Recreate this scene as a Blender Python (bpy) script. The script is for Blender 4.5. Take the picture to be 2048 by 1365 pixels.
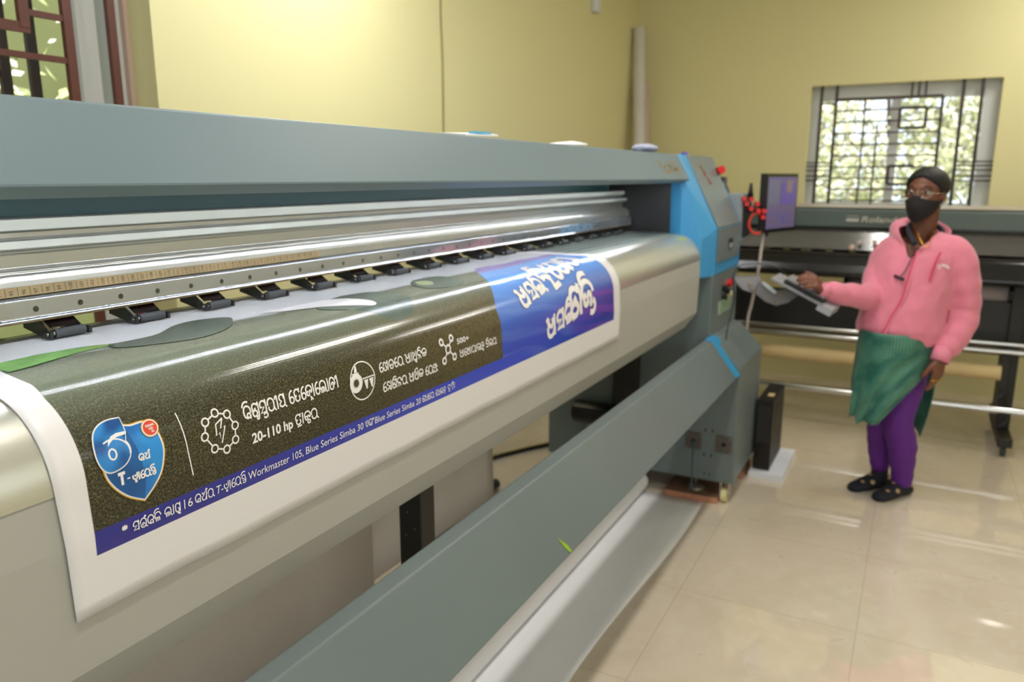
import bpy, bmesh, math, random
from mathutils import Vector, Matrix
random.seed(7)
C = bpy.context.scene.collection
SC = bpy.context.scene
for o in list(bpy.data.objects): bpy.data.objects.remove(o)
R = math.radians; PI = math.pi

# ------------------------------------------------------------------ camera, world, light, exposure
YAW, PITCH, FPX, EYE = R(27.73), R(12.04), 1540.0, 1.5
cd = bpy.data.cameras.new('camera'); cam = bpy.data.objects.new('camera', cd); C.objects.link(cam)
cd.sensor_width = 36; cd.lens = 36 * FPX / 2048; cd.clip_start = 0.05; cd.clip_end = 200
cam.location = (0, 0, EYE); cam.rotation_euler = (PI / 2 - PITCH, 0, YAW - PI / 2)
cd.dof.use_dof = True; cd.dof.focus_distance = 1.12; cd.dof.aperture_fstop = 4.2
SC.camera = cam
SC.view_settings.view_transform = 'Standard'; SC.view_settings.look = 'None'
SC.view_settings.gamma = 1; SC.view_settings.use_curve_mapping = False
SC.view_settings.exposure = 0.0
w = bpy.data.worlds.new('sky'); SC.world = w; w.use_nodes = True
w.node_tree.nodes['Background'].inputs[0].default_value = (0.80, 0.90, 1.0, 1)
w.node_tree.nodes['Background'].inputs[1].default_value = 2.0

def area(name, loc, to, sx, sy, power, col=(1, 1, 1)):
    l = bpy.data.lights.new(name, 'AREA'); l.shape = 'RECTANGLE'; l.size = sx; l.size_y = sy
    l.energy = power; l.color = col
    o = bpy.data.objects.new(name, l); C.objects.link(o); o.location = loc
    o.rotation_euler = (Vector(to) - Vector(loc)).to_track_quat('-Z', 'Y').to_euler()
    return o
sun = bpy.data.lights.new('sun', 'SUN'); sun.energy = 6; sun.angle = R(1); sun.color = (1, .95, .85)
so = bpy.data.objects.new('sun', sun); C.objects.link(so); so.rotation_euler = (R(26), 0, R(-40))
area('daylight_side_lamp', (-2.35, -0.6, 1.75), (3, 0.6, 1.0), 2.4, 1.7, 42, (.86, .93, 1))  # unseen daylight lamp added before the closed left wall; no window there
area('daylight_near_lamp', (1.6, -2.75, 1.8), (2.2, 1.0, 1.0), 3.6, 1.6, 33, (.88, .94, 1))  # added unseen lamp for daylight from behind; the front wall has no opening

# ------------------------------------------------------------------ materials
def lin(h):
    h = h.lstrip('#'); v = [int(h[i:i+2], 16) / 255 for i in (0, 2, 4)]
    return tuple((c / 12.92 if c <= .04045 else ((c + .055) / 1.055) ** 2.4) for c in v) + (1,)
MATS = {}
def mat(name, col, rough=.5, metal=0, vary=.06, scale=6, bump=0, bscale=60, coat=0, spec=.5, trans=0, emis=None, estr=0, sheen=0, stretch=None):
    if name in MATS: return MATS[name]
    m = bpy.data.materials.new(name); m.use_nodes = True; nt = m.node_tree; N = nt.nodes; L = nt.links
    b = N['Principled BSDF']; c = lin(col) if isinstance(col, str) else col
    b.inputs['Base Color'].default_value = c
    b.inputs['Roughness'].default_value = rough; b.inputs['Metallic'].default_value = metal
    b.inputs['Coat Weight'].default_value = coat; b.inputs['Specular IOR Level'].default_value = spec
    b.inputs['Transmission Weight'].default_value = trans; b.inputs['Sheen Weight'].default_value = sheen
    if emis: b.inputs['Emission Color'].default_value = lin(emis); b.inputs['Emission Strength'].default_value = estr
    if vary or bump:
        tc = N.new('ShaderNodeTexCoord'); src = tc.outputs['Object']
        if stretch:
            mp = N.new('ShaderNodeMapping'); mp.inputs['Scale'].default_value = stretch; L.new(src, mp.inputs['Vector']); src = mp.outputs['Vector']
        n = N.new('ShaderNodeTexNoise'); n.inputs['Scale'].default_value = scale; n.inputs['Detail'].default_value = 4
        L.new(src, n.inputs['Vector'])
        if vary:
            r = N.new('ShaderNodeMapRange'); r.inputs[1].default_value = .25; r.inputs[2].default_value = .75
            r.inputs[3].default_value = 1 - vary; r.inputs[4].default_value = 1 + vary
            L.new(n.outputs['Fac'], r.inputs[0])
            mx = N.new('ShaderNodeMix'); mx.data_type = 'RGBA'; mx.blend_type = 'MULTIPLY'; mx.inputs[0].default_value = 1
            mx.inputs[6].default_value = c; L.new(r.outputs[0], mx.inputs[7]); L.new(mx.outputs[2], b.inputs['Base Color'])
        if bump:
            n2 = N.new('ShaderNodeTexNoise'); n2.inputs['Scale'].default_value = bscale; n2.inputs['Detail'].default_value = 3
            L.new(src, n2.inputs['Vector'])
            bp = N.new('ShaderNodeBump'); bp.inputs['Strength'].default_value = bump; bp.inputs['Distance'].default_value = .01
            L.new(n2.outputs['Fac'], bp.inputs['Height']); L.new(bp.outputs['Normal'], b.inputs['Normal'])
    MATS[name] = m; return m

class E:                                     # tiny node-expression helper
    nt = None
    def __init__(s, sock): s.s = sock
    @staticmethod
    def op(o, *a, clamp=False):
        n = E.nt.nodes.new('ShaderNodeMath'); n.operation = o; n.use_clamp = clamp
        for i, v in enumerate(a):
            if isinstance(v, E): E.nt.links.new(v.s, n.inputs[i])
            else: n.inputs[i].default_value = v
        return E(n.outputs[0])
    def __add__(a, b): return E.op('ADD', a, b)
    def __radd__(a, b): return E.op('ADD', b, a)
    def __sub__(a, b): return E.op('SUBTRACT', a, b)
    def __rsub__(a, b): return E.op('SUBTRACT', b, a)
    def __mul__(a, b): return E.op('MULTIPLY', a, b)
    def __rmul__(a, b): return E.op('MULTIPLY', b, a)
    def __truediv__(a, b): return E.op('DIVIDE', a, b)
    def step(a, e0, e1):
        n = E.nt.nodes.new('ShaderNodeMapRange'); n.interpolation_type = 'SMOOTHSTEP'
        for i, v in ((0, a), (1, e0), (2, e1)):
            if isinstance(v, E): E.nt.links.new(v.s, n.inputs[i])
            else: n.inputs[i].default_value = v
        return E(n.outputs[0])
def mixc(f, a, b):
    n = E.nt.nodes.new('ShaderNodeMix'); n.data_type = 'RGBA'
    for i, v in ((0, f), (6, a), (7, b)):
        if isinstance(v, E): E.nt.links.new(v.s, n.inputs[i])
        elif isinstance(v, str): n.inputs[i].default_value = lin(v)
        else: n.inputs[i].default_value = v
    return E(n.outputs[2])
def noise(vec, scale, detail=3, dist=0):
    n = E.nt.nodes.new('ShaderNodeTexNoise'); n.inputs['Scale'].default_value = scale; n.inputs['Detail'].default_value = detail
    n.inputs['Distortion'].default_value = dist
    E.nt.links.new(vec.s, n.inputs['Vector']); return E(n.outputs['Fac'])

M_grey = mat('printer_grey_paint', '#667172', .38, vary=.05, scale=3, bump=.04, bscale=900)
M_beam = mat('printer_cover_paint', '#64767e', .45, vary=.03, scale=2, bump=.05, bscale=700)
M_teal = mat('inner_teal_panel', '#3f6163', .5)
M_blue = mat('printer_blue_paint', '#3a8ec2', .4, vary=.03)
M_beige = mat('beige_panel_paint', '#a7a69f', .42, vary=.04, scale=2)
M_alu = mat('brushed_aluminium', '#b9bab2', .28, .7, vary=.05, scale=9, bump=.05, bscale=250, stretch=(.3, 8, 8))
M_drum = mat('satin_silver_drum', '#c9c9bf', .32, .75, vary=.05, scale=5, bump=.05, bscale=250, stretch=(.4, 8, 8))
M_bed = mat('grey_green_bed', '#8e9a92', .35, .3)
M_white_al = mat('white_anodised', '#d3d8d2', .35, .15, vary=.03)
M_strip = mat('perforated_strip_metal', '#b9bec2', .07, .7, vary=.03)
M_black = mat('black_plastic', '#1a1a1c', .45, vary=.1)
M_black_g = mat('black_gloss', '#101012', .18, vary=.05)
M_blackm = mat('black_steel', '#1b1917', .5, vary=.2, scale=20)
M_rubber = mat('dark_rubber', '#3c3f42', .6)
M_brown = mat('brown_inner_metal', '#1c110c', .4, .3)
M_rust = mat('rusty_edge', '#8a7350', .6, vary=.25, scale=40)
M_tape = mat('paper_measuring_tape', '#a08b64', .6, vary=.2, scale=14)
M_ink = mat('black_ink', '#211d18', .6, vary=0)
M_wink = mat('white_print_ink', '#eceaea', .25, vary=0)
M_white = mat('white_vinyl', '#dedcdd', .35, vary=.015)
M_paper = mat('white_paper', '#e4e4e6', .6, vary=.03)
M_red = mat('red_plastic', '#c4121c', .35)
M_dred = mat('red_paint_mark', '#8e4030', .7, vary=.3, scale=60)
M_chrome = mat('chrome_tube', '#d0d2d4', .16, 1, vary=0)
M_wood = mat('reddish_particle_board', '#bd8468', .75, vary=.2, scale=40)
M_woodt = mat('dusty_board_top', '#7a5c48', .75, vary=.2, scale=40)
M_cream = mat('cream_wheel', '#d9cf9a', .5)
M_card = mat('cardboard_tube', '#cdb583', .65, vary=.05, scale=8)
M_frame = mat('window_white_frame', '#d8dadb', .4, vary=.02)
M_pink = mat('pinkish_primer', '#cdb4a6', .7, vary=.04)
M_grill = mat('brown_window_grille', '#58281b', .45, vary=.15, scale=30)
M_grill2 = mat('dark_window_grille', '#3a2e2c', .5, vary=.2)
M_wall = mat('yellow_wall_paint', '#ddd5a2', .55, vary=.02, scale=1.5, bump=.03, bscale=90)
M_ceil = mat('ceiling_paint', '#e9e6dc', .8, vary=.02)
M_greyp = mat('light_grey_box', '#8b9297', .45)

# ------------------------------------------------------------------ builders
def obj(name, bm, m, parent=None, smooth=False, bevel=0, seg=2):
    me = bpy.data.meshes.new(name); bmesh.ops.recalc_face_normals(bm, faces=bm.faces); bm.to_mesh(me); bm.free()
    for k in (m if isinstance(m, (list, tuple)) else [m]): me.materials.append(k)
    if smooth:
        for p in me.polygons: p.use_smooth = True
    o = bpy.data.objects.new(name, me); C.objects.link(o)
    if parent: o.parent = parent
    if bevel:
        b = o.modifiers.new('bevel', 'BEVEL'); b.width = bevel; b.segments = seg; b.limit_method = 'ANGLE'; b.angle_limit = R(35)
        b.harden_normals = False
    return o
def thing(name, label, cat, group=None):
    o = bpy.data.objects.new(name, None); o.empty_display_size = .1; C.objects.link(o)
    return tag(o, label, cat, group)
def tag(o, label, cat, group=None):
    o['label'] = label; o['category'] = cat
    if group: o['group'] = group
    return o
def struct(o): o['kind'] = 'structure'; return o
def set_base(root, loc):
    """put the Empty at the thing's base while its parts keep their place"""
    root.location = loc
    for ch in root.children:
        ch.location = ch.location - Vector(loc)
def add_box(bm, x0, x1, y0, y1, z0, z1, mi=0, M=None):
    vs = [bm.verts.new((x, y, z)) for x in (x0, x1) for y in (y0, y1) for z in (z0, z1)]
    if M is not None:
        for v in vs: v.co = M @ v.co
    for f in ((0, 1, 3, 2), (4, 6, 7, 5), (0, 4, 5, 1), (2, 3, 7, 6), (0, 2, 6, 4), (1, 5, 7, 3)):
        bm.faces.new([vs[i] for i in f]).material_index = mi
    return bm
def box(*a, **k): return add_box(bmesh.new(), *a, **k)
def prism(prof, x0, x1, bm=None, axis='x', mi=0, shear=None):
    """extrude a closed (y,z) polygon along x"""
    bm = bm or bmesh.new(); n = len(prof)
    def P(x, p): return (x, p[0], p[1]) if axis == 'x' else ((p[0], x, p[1]) if axis == 'y' else (p[0], p[1], x))
    a = [bm.verts.new(P(x0, p)) for p in prof]
    b = [bm.verts.new(P(x1 + (shear[i] if shear else 0), p)) for i, p in enumerate(prof)]
    for i in range(n):
        j = (i + 1) % n; bm.faces.new((a[i], a[j], b[j], b[i])).material_index = mi
    bm.faces.new(a[::-1]).material_index = mi; bm.faces.new(b).material_index = mi
    return bm
def add_tube(bm, pts, r, n=12, cap=True, mi=0):
    pts = [Vector(p) for p in pts]; rs = r if isinstance(r, (list, tuple)) else [r] * len(pts)
    rings = []; up = None
    for i, p in enumerate(pts):
        t = (pts[min(i + 1, len(pts) - 1)] - pts[max(i - 1, 0)]).normalized()
        if up is None:
            up = Vector((0, 0, 1)) if abs(t.z) < .9 else Vector((1, 0, 0))
        s = t.cross(up).normalized(); up = s.cross(t).normalized()
        rings.append([bm.verts.new(p + rs[i] * (math.cos(2 * PI * k / n) * s + math.sin(2 * PI * k / n) * up)) for k in range(n)])
    for i in range(len(rings) - 1):
        for k in range(n):
            f = bm.faces.new((rings[i][k], rings[i][(k + 1) % n], rings[i + 1][(k + 1) % n], rings[i + 1][k])); f.material_index = mi; f.smooth = True
    if cap:
        bm.faces.new(rings[0][::-1]).material_index = mi; bm.faces.new(rings[-1]).material_index = mi
    return bm
def tube(pts, r, n=12, cap=True): return add_tube(bmesh.new(), pts, r, n, cap)
def cyl(a, b, r, n=20, bm=None, mi=0): return add_tube(bm or bmesh.new(), [a, b], r, n, True, mi)
def smooth_path(pts, k=6):
    out = []; P = [Vector(p) for p in pts]
    for i in range(len(P) - 1):
        p0, p1, p2, p3 = P[max(i - 1, 0)], P[i], P[i + 1], P[min(i + 2, len(P) - 1)]
        for j in range(k):
            t = j / k
            out.append(.5 * ((2 * p1) + (p2 - p0) * t + (2 * p0 - 5 * p1 + 4 * p2 - p3) * t * t + (3 * p1 - p0 - 3 * p2 + p3) * t ** 3))
    out.append(P[-1]); return out
def edge_smooth(o, ang=35):
    for p in o.data.polygons: p.use_smooth = True
    try: o.data.set_sharp_from_angle(angle=R(ang))
    except Exception: pass
    return o
def copy_tree(o, parent=None):
    c = o.copy(); C.objects.link(c); c.parent = parent
    for ch in list(o.children): copy_tree(ch, c)
    return c
def text_bm(s, size=1.0, shear=0, bold=0):
    cu = bpy.data.curves.new('t', 'FONT'); cu.body = s; cu.size = size; cu.shear = shear; cu.offset = bold
    cu.resolution_u = 3
    t = bpy.data.objects.new('t', cu); C.objects.link(t)
    dg = bpy.context.evaluated_depsgraph_get(); me = bpy.data.meshes.new_from_object(t.evaluated_get(dg))
    bm = bmesh.new(); bm.from_mesh(me); bpy.data.objects.remove(t); bpy.data.meshes.remove(me)
    return bm
def bounds(bm):
    xs = [v.co.x for v in bm.verts]; ys = [v.co.y for v in bm.verts]
    return min(xs), max(xs), min(ys), max(ys)

# ------------------------------------------------------------------ room
XW, YW, X0, Y0, ZC = 6.1, 2.08, -2.5, -2.9, 3.1
def wall_with_hole(name, plane, c0, c1, a0, a1, holes, m):
    """wall slab; plane 'y' spans x (a0..a1) at y c0..c1 ; plane 'x' spans y; holes (a,b,z0,z1)"""
    bm = bmesh.new(); cuts = sorted(set([a0, a1] + [h[0] for h in holes] + [h[1] for h in holes]))
    for i in range(len(cuts) - 1):
        u0, u1 = cuts[i], cuts[i + 1]; hs = [h for h in holes if h[0] <= u0 + 1e-6 and h[1] >= u1 - 1e-6]
        spans = [(0, ZC)] if not hs else [(0, hs[0][2]), (hs[0][3], ZC)]
        for z0, z1 in spans:
            if plane == 'y': add_box(bm, u0, u1, c0, c1, z0, z1)
            else: add_box(bm, c0, c1, u0, u1, z0, z1)
    bmesh.ops.remove_doubles(bm, verts=bm.verts, dist=1e-5)
    return struct(obj(name, bm, m))
WL = (-.9, 1.655, 1.0, 2.45); WR = (-.385, .784, 1.272, 2.133)
wall_with_hole('wall_back', 'y', YW, YW + .24, X0, XW + .24, [WL], M_wall)
wall_with_hole('wall_right', 'x', XW, XW + .24, Y0, YW, [WR], M_wall)
wall_with_hole('wall_left', 'x', X0 - .2, X0, Y0, YW, [], M_wall)
wall_with_hole('wall_front', 'y', Y0 - .2, Y0, X0, XW + .24, [], M_wall)
struct(obj('ceiling', box(X0, XW, Y0, YW, ZC, ZC + .1), M_ceil))
# floor: glossy cream tiles with thin joints
mf = bpy.data.materials.new('glossy_cream_tiles'); mf.use_nodes = True; E.nt = mf.node_tree
b = mf.node_tree.nodes['Principled BSDF']; tc = mf.node_tree.nodes.new('ShaderNodeTexCoord'); ob = E(tc.outputs['Object'])
sep = mf.node_tree.nodes.new('ShaderNodeSeparateXYZ'); mf.node_tree.links.new(ob.s, sep.inputs[0]); fx, fy = E(sep.outputs[0]), E(sep.outputs[1])
def joint(v, off):
    f = E.op('FRACT', (v + off) / .6); return E.op('ABSOLUTE', f - .5).step(.4965, .4985)
j = E.op('MAXIMUM', joint(fx, 10.0), joint(fy, 10.14))
n1 = noise(ob, 2.2, 6, 1.5); n2 = noise(ob, 14, 5, .6)
col = mixc(n1.step(.3, .7), '#dccebb', '#d3c4af'); col = mixc(n2.step(.45, .75) * .45, col, '#e4dacb')
col = mixc(n2.step(.62, .72) * .3, col, '#b38e6a'); col = mixc(j * .5, col, '#9c8a72')
mf.node_tree.links.new(col.s, b.inputs['Base Color'])
b.inputs['Roughness'].default_value = .05; b.inputs['Specular IOR Level'].default_value = .75; b.inputs['Coat Weight'].default_value = .5; b.inputs['Coat Roughness'].default_value = .02
rr = n2 * .04 + .02; mf.node_tree.links.new(rr.s, b.inputs['Roughness'])
struct(obj('floor', box(X0, XW, Y0, YW, -.06, 0), mf))

M_glass = mat('window_glass', '#ffffff', .02, vary=0, trans=1); M_glass.node_tree.nodes['Principled BSDF'].inputs['IOR'].default_value = 1.05
# --- window in the far wall
def bar(bm, a, b, t=.006): add_tube(bm, [a, b], t, 4)
wf = obj('window_1', bmesh.new(), M_frame)
bm = bmesh.new()
xf0, xf1 = XW + .10, XW + .16
y0, y1, z0, z1 = WR
for (ya, yb, za, zb) in ((y0, y0 + .09, z0 + .05, z1 - .10), (y1 - .05, y1, z0 + .05, z1 - .10), (y0, y1, z1 - .10, z1), (y0, y1, z0, z0 + .05), (.20, .26, z0 + .05, z1 - .10)):
    add_box(bm, xf0, xf1, ya, yb, za, zb)
bpy.data.objects.remove(wf); wf = struct(obj('window_1', bm, M_frame))
obj('pane', box(XW + .125, XW + .13, y0 + .04, y1 - .04, z0 + .04, z1 - .08), M_glass, wf)
bm = bmesh.new(); gx = XW + .03
def gv(y, za, zb, t=.009): add_box(bm, gx - t, gx + t, y - t, y + t, za, zb)
def gh(ya, yb, z, t=.009): add_box(bm, gx - t * .8, gx + t * .8, min(ya, yb), max(ya, yb), z - t, z + t)
# main verticals (left, inner left, inner right, right)
gv(.715, z0, z1, .010); gv(.615, z0, z1, .010); gv(-.165, z0, z1, .011); gv(-.275, z0, z1, .011)
gh(.615, -.05, 2.035, .010); gv(-.05, z0, 2.035, .010)
for y in (.425, .335): gv(y, z0 if y > .4 else 1.3, 2.035 if y > .4 else 1.86, .006)
for k in range(9): gh(.615, -.05, 1.335 + k * .078, .0055)
for y in (.14, .098, .056): gv(y, 2.035, z1, .006)
for z in (1.60, 1.575, 1.545, 1.505, 1.475): gh(.784, .615, z, .005); gh(-.165, -.385, z, .005)
gh(.715, .615, 2.01, .006)
for (ya, yb, za, zb) in ((.20, .04, 1.83, 1.965),):
    gh(ya, yb, za, .010); gh(ya, yb, zb, .010); gv(ya, za, zb, .010); gv(yb, za, zb, .010)
gh(.24, .08, 1.575, .009); gv(.24, 1.45, 1.575, .009); gh(.24, .08, 1.45, .009)
obj('window_grille', bm, M_grill2, wf)
# --- window behind the printer
bm = bmesh.new(); x0, x1, z0, z1 = WL
yf = YW + .12
for (xa, xb) in ((x0, x0 + .05), (1.595, 1.64), (1.50, 1.56)): add_box(bm, xa, xb, yf, yf + .07, z0 + .05, z1 - .06)
add_box(bm, x0, x1, yf, yf + .07, z0, z0 + .05); add_box(bm, x0, x1, yf, yf + .07, z1 - .06, z1)
wl = struct(obj('window_2', bm, M_frame))
obj('window_liner', box(1.64, 1.655, YW + .10, YW + .24, z0, z1), M_pink, wl)
obj('pane', box(x0 + .05, 1.51, yf + .03, yf + .035, z0 + .05, z1 - .06), M_glass, wl)
bm = bmesh.new(); gy = YW + .06
def v2(x, za, zb, t=.011): add_box(bm, x - t, x + t, gy - .008, gy + .008, za, zb)
def h2(xa, xb, z, t=.009): add_box(bm, min(xa, xb), max(xa, xb), gy - .0065, gy + .0065, z - t, z + t)
v2(1.565, z0, z1, .012); v2(1.43, z0, z1, .013)
v2(1.31, 1.885, z1, .013); h2(.9, 1.323, 1.885, .013); v2(1.18, 1.91, z1, .012); h2(1.31, 1.43, 1.925, .008)
h2(-.9, 1.43, 1.815, .008); h2(-.9, 1.43, 1.60, .008); h2(-.9, 1.43, 1.40, .008); v2(.9, z0, z1); v2(.3, z0, z1); v2(-.3, z0, z1)
obj('window_grille', bm, M_grill, wl)
bm = bmesh.new(); gy = YW + .30
for x in (1.47, 1.385, 1.25, .9): v2(x, z0, z1, .014)
h2(-.9, 1.385, 1.79, .009); h2(-.9, 1.385, 1.97, .009); h2(1.2, 1.385, 1.90, .009); add_box(bm, 1.14, 1.24, gy - .008, gy + .008, 1.86, 1.93)
h2(-.9, 1.385, 1.6, .009)
obj('outer_grille', bm, M_grill2, wl)

# ------------------------------------------------------------------ outside: ground and trees
struct(obj('ground', box(-12, 30, -16, 24, -.5, -.35), mat('dry_grass_ground', '#9aa070', .9, vary=.3, scale=3)))
M_bark = mat('tree_bark', '#5f5344', .85, vary=.2, scale=14)
def leafmat(n, c):
    m = mat(n, c, .45, vary=.25, scale=9); m.node_tree.nodes['Principled BSDF'].inputs['Transmission Weight'].default_value = 0
    return m
LM = [leafmat('leaf_bright', '#c6c79a'), leafmat('leaf_pale', '#ece8d2'), leafmat('leaf_dark', '#8a8468')]
def leaves(bm, c, r, n, s, flat=.8):
    for _ in range(n):
        d = Vector((random.gauss(0, 1), random.gauss(0, 1), random.gauss(0, 1))).normalized() * r * random.random() ** .4
        d.z *= flat; p = Vector(c) + d
        a = Vector((random.gauss(0, 1), random.gauss(0, 1), random.gauss(0, 1))).normalized(); q = a.orthogonal().normalized(); t = a.cross(q)
        l = s * random.uniform(.6, 1.3)
        vs = [bm.verts.new(p + a * l), bm.verts.new(p + q * l * .45 + t * l * .1), bm.verts.new(p - a * l), bm.verts.new(p - q * l * .45 + t * l * .1)]
        f = bm.faces.new(vs); f.material_index = random.choice((0, 0, 1, 2))
def tree(x, y, h, r, label, n=1500, s=.09, group=None):
    t = thing('garden_tree', label, 'tree', group)
    obj('trunk', tube(smooth_path([(x, y, -.35), (x + .06, y - .04, h * .4), (x - .05, y + .1, h * .85)]), [.07 - .004 * i for i in range(13)], 10), M_bark, t)
    bm = bmesh.new()
    for k in range(9):
        leaves(bm, (x + random.uniform(-r, r) * .7, y + random.uniform(-r, r) * .7, h * random.uniform(.25, 1.1)), r * .62, n // 9, s)
    obj('foliage', bm, LM, t); set_base(t, (x, y, -.35))
tree(9.6, 1.6, 2.6, .95, 'leafy garden tree seen through the left half of the far window', 3000, .05)
tree(10.4, -.85, 2.9, .95, 'leafy garden tree seen through the right half of the far window', 3000, .05)
tree(13.4, .55, 3.6, 1.5, 'pale tree standing behind the two leafy trees outside the far window', 4500, .08)
LM = [leafmat('hedge_olive', '#a3ab74'), leafmat('hedge_sage', '#aeb384'), leafmat('hedge_dark', '#8a9168')]
LM = [leafmat('leaf_glint', '#f0eee0'), leafmat('leaf_bright2', '#c5d08c'), leafmat('leaf_sage', '#8c9463')]  # near-white leaves put sun glints and blossoms into the colour
tree(2.35, 4.1, 2.7, .7, 'sparse tree with pale glint-coloured leaves outside the window behind the printer', 500, .035)
gw = obj('green_backdrop', box(-4, 6, 5.2, 5.4, -.35, 4.2), mat('olive_backdrop', '#797d52', .85, vary=.15, scale=1.2)); gw['kind'] = 'structure'  # flat olive slab added in place of out-of-focus green netting

# ------------------------------------------------------------------ big printer
PR = thing('wide_format_printer', 'long grey and blue wide format printer with a beige front panel', 'printer')
XL, XR = -.35, 3.39
beam = obj('top_cover', prism([(.965, 1.595), (1.50, 1.605), (1.50, 1.4755), (1.30, 1.4755), (.932, 1.4745), (.912, 1.4865), (.907, 1.4885)], XL, XR), M_beam, PR, bevel=.004)
obj('inner_back_panel', box(XL, 3.46, 1.30, 1.315, 1.30, 1.4755), M_teal, PR)
# worn sticker at the right end of the cover
ux = Vector((1, 0, 0)); uv_ = Vector((0, .058, .107)).normalized(); un = Vector((0, -.107, .058)).normalized() * .0008
def on_cover(x, h): return Vector((x, .907, 1.488)) + uv_ * h + un
bm = bmesh.new(); random.seed(3)
def blotch(cx, ch, rx, rh, n=11):
    vs = [bm.verts.new(on_cover(cx + rx * math.cos(2 * PI * k / n) * random.uniform(.6, 1.2), ch + rh * math.sin(2 * PI * k / n) * random.uniform(.6, 1.2))) for k in range(n)]
    bm.faces.new(vs)
for _ in range(34): blotch(random.uniform(3.03, 3.30), random.uniform(.028, .082), random.uniform(.006, .028), random.uniform(.002, .007))
for _ in range(10): blotch(random.uniform(3.10, 3.22), random.uniform(.02, .07), random.uniform(.01, .02), random.uniform(.003, .008))
obj('sticker_residue', bm, mat('peeled_sticker_glue', '#8a7a58', .8, vary=.3, scale=60), beam)
obj('rear_cover', prism([(1.50, 1.60), (1.56, 1.56), (1.56, 1.30), (1.50, 1.30)], XL, 3.46), M_beam, PR)
# LED strip under the cover
bm = bmesh.new(); add_box(bm, .0, 3.3, 1.040, 1.052, 1.4742, 1.4755, 0)
x = .02
while x < 3.28: add_box(bm, x, x + .006, 1.043, 1.049, 1.4734, 1.4742, 1); x += .0160
obj('led_strip', bm, [M_frame, mat('led_diode', '#ffffff', .4, vary=0, emis='#f2f6ff', estr=190)], PR)
# carriage rail: stepped aluminium extrusion
def rail(name, front, back, m, x0=XL, x1=3.44):
    return obj(name, prism(front + [(back, front[-1][1]), (back, front[0][1])], x0, x1), m, PR, bevel=.0012)
rail('rail_extrusion', [(1.262, 1.4385), (1.228, 1.4385), (1.224, 1.430), (1.224, 1.4185), (1.236, 1.4165), (1.236, 1.4075), (1.216, 1.406), (1.212, 1.400),
      (1.212, 1.3915), (1.216, 1.3895), (1.222, 1.3885), (1.222, 1.385), (1.230, 1.3835), (1.230, 1.362), (1.216, 1.3605), (1.212, 1.3585), (1.212, 1.3545),
      (1.204, 1.353), (1.200, 1.345), (1.198, 1.338), (1.196, 1.322), (1.21, 1.3205), (1.21, 1.300)], 1.28, M_alu)
rail('rail_white_band', [(1.2228, 1.4365), (1.2228, 1.4195)], 1.2245, M_white_al)
rail('rail_white_band', [(1.2105, 1.4045), (1.2105, 1.3925)], 1.2125, M_white_al)
# perforated strip with the shade of its holes drawn as flat dark discs
rp_ = [(1.184 - .005 * math.sin(R(a)), 1.3165 + .005 * math.cos(R(a))) for a in range(0, 91, 15)]; rq_ = [(1.1755 + .0035 * math.cos(R(a)), 1.2945 - .0045 * math.sin(R(a))) for a in range(0, 61, 10)] + [(1.176, 1.2885)]
bm = prism([(1.196, 1.3215)] + rp_ + rq_ + [(1.176, 1.287), (1.20, 1.287)], XL, 3.42)
for k in range(-12, 38):
    x = .686 + .0714 * k
    if not (XL < x < 3.4): continue
    c = [bm.verts.new((x + .0046 * math.cos(2 * PI * i / 14), 1.1786, 1.3035 + .0046 * math.sin(2 * PI * i / 14))) for i in range(14)]
    bm.faces.new(c).material_index = 1
edge_smooth(obj('perforated_strip', bm, [M_strip, mat('hole_shadow_green', '#2b2a1a', .7, vary=.3, scale=90)], PR), 20)
obj('strip_edge', box(XL, 3.42, 1.181, 1.205, 1.2835, 1.287), M_rust, PR)
# measuring tape with ticks and centimetre numbers
tp = obj('measuring_tape', prism([(1.1965, 1.3375), (1.1935, 1.3375), (1.1915, 1.3235), (1.1945, 1.3235)], XL, 1.335), M_tape, PR)
bm = bmesh.new()
def tape_pt(x, h): return Vector((x, 1.1915 + h / .0141 * .002 - .0003, 1.3235 + h))
x = .30; num = 76
while x < 1.33:
    bm.faces.new([bm.verts.new(tape_pt(x + a, h)) for a, h in ((0, .001), (.0007, .001), (.0007, .013), (0, .013))])
    tb = text_bm(str(num), .0085); a0, a1, b0, b1 = bounds(tb)
    mp = {v: bm.verts.new(tape_pt(x + .008 - v.co.y + b0 + .004, .0025 + (v.co.x - a0) * .9)) for v in tb.verts}
    for f in tb.faces:
        try: bm.faces.new([mp[v] for v in f.verts])
        except ValueError: pass
    tb.free(); x += .0185; num += 1
obj('tape_print', bm, M_ink, tp)
# pinch rollers
def pinch():
    e = bpy.data.objects.new('pinch_roller', None); e.empty_display_size = .02; C.objects.link(e); e.parent = PR
    bm = bmesh.new()
    for s, mi in ((-1, 0), (1, 0)):
        prism([(1.232, 1.285), (1.232, 1.268), (1.186, 1.258), (1.168, 1.2625), (1.172, 1.271), (1.192, 1.2835)], s * .027 - .0008, s * .027 + .0008, bm)
    prism([(1.232, 1.286), (1.192, 1.2845), (1.1745, 1.2725), (1.176, 1.2712), (1.193, 1.2828), (1.232, 1.2835)], -.020, .0275, bm, mi=1)
    obj('bracket', bm, [M_black, M_brown], e)
    obj('axle', cyl((-.034, 1.163, 1.2642), (.034, 1.163, 1.2642), .0026, 8), M_chrome, e)
    r = obj('rubber_roller', cyl((-.022, 1.163, 1.2642), (.026, 1.163, 1.2642), .0072, 18), M_rubber, e); edge_smooth(r)
    obj('axle_clip', box(-.033, -.028, 1.155, 1.180, 1.2572, 1.268), M_black, e)
    obj('axle_clip', box(.029, .034, 1.155, 1.180, 1.2572, 1.268), M_black, e)
    return e
p0 = pinch(); p0.location.x = .722 - .1467 * 3
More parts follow.
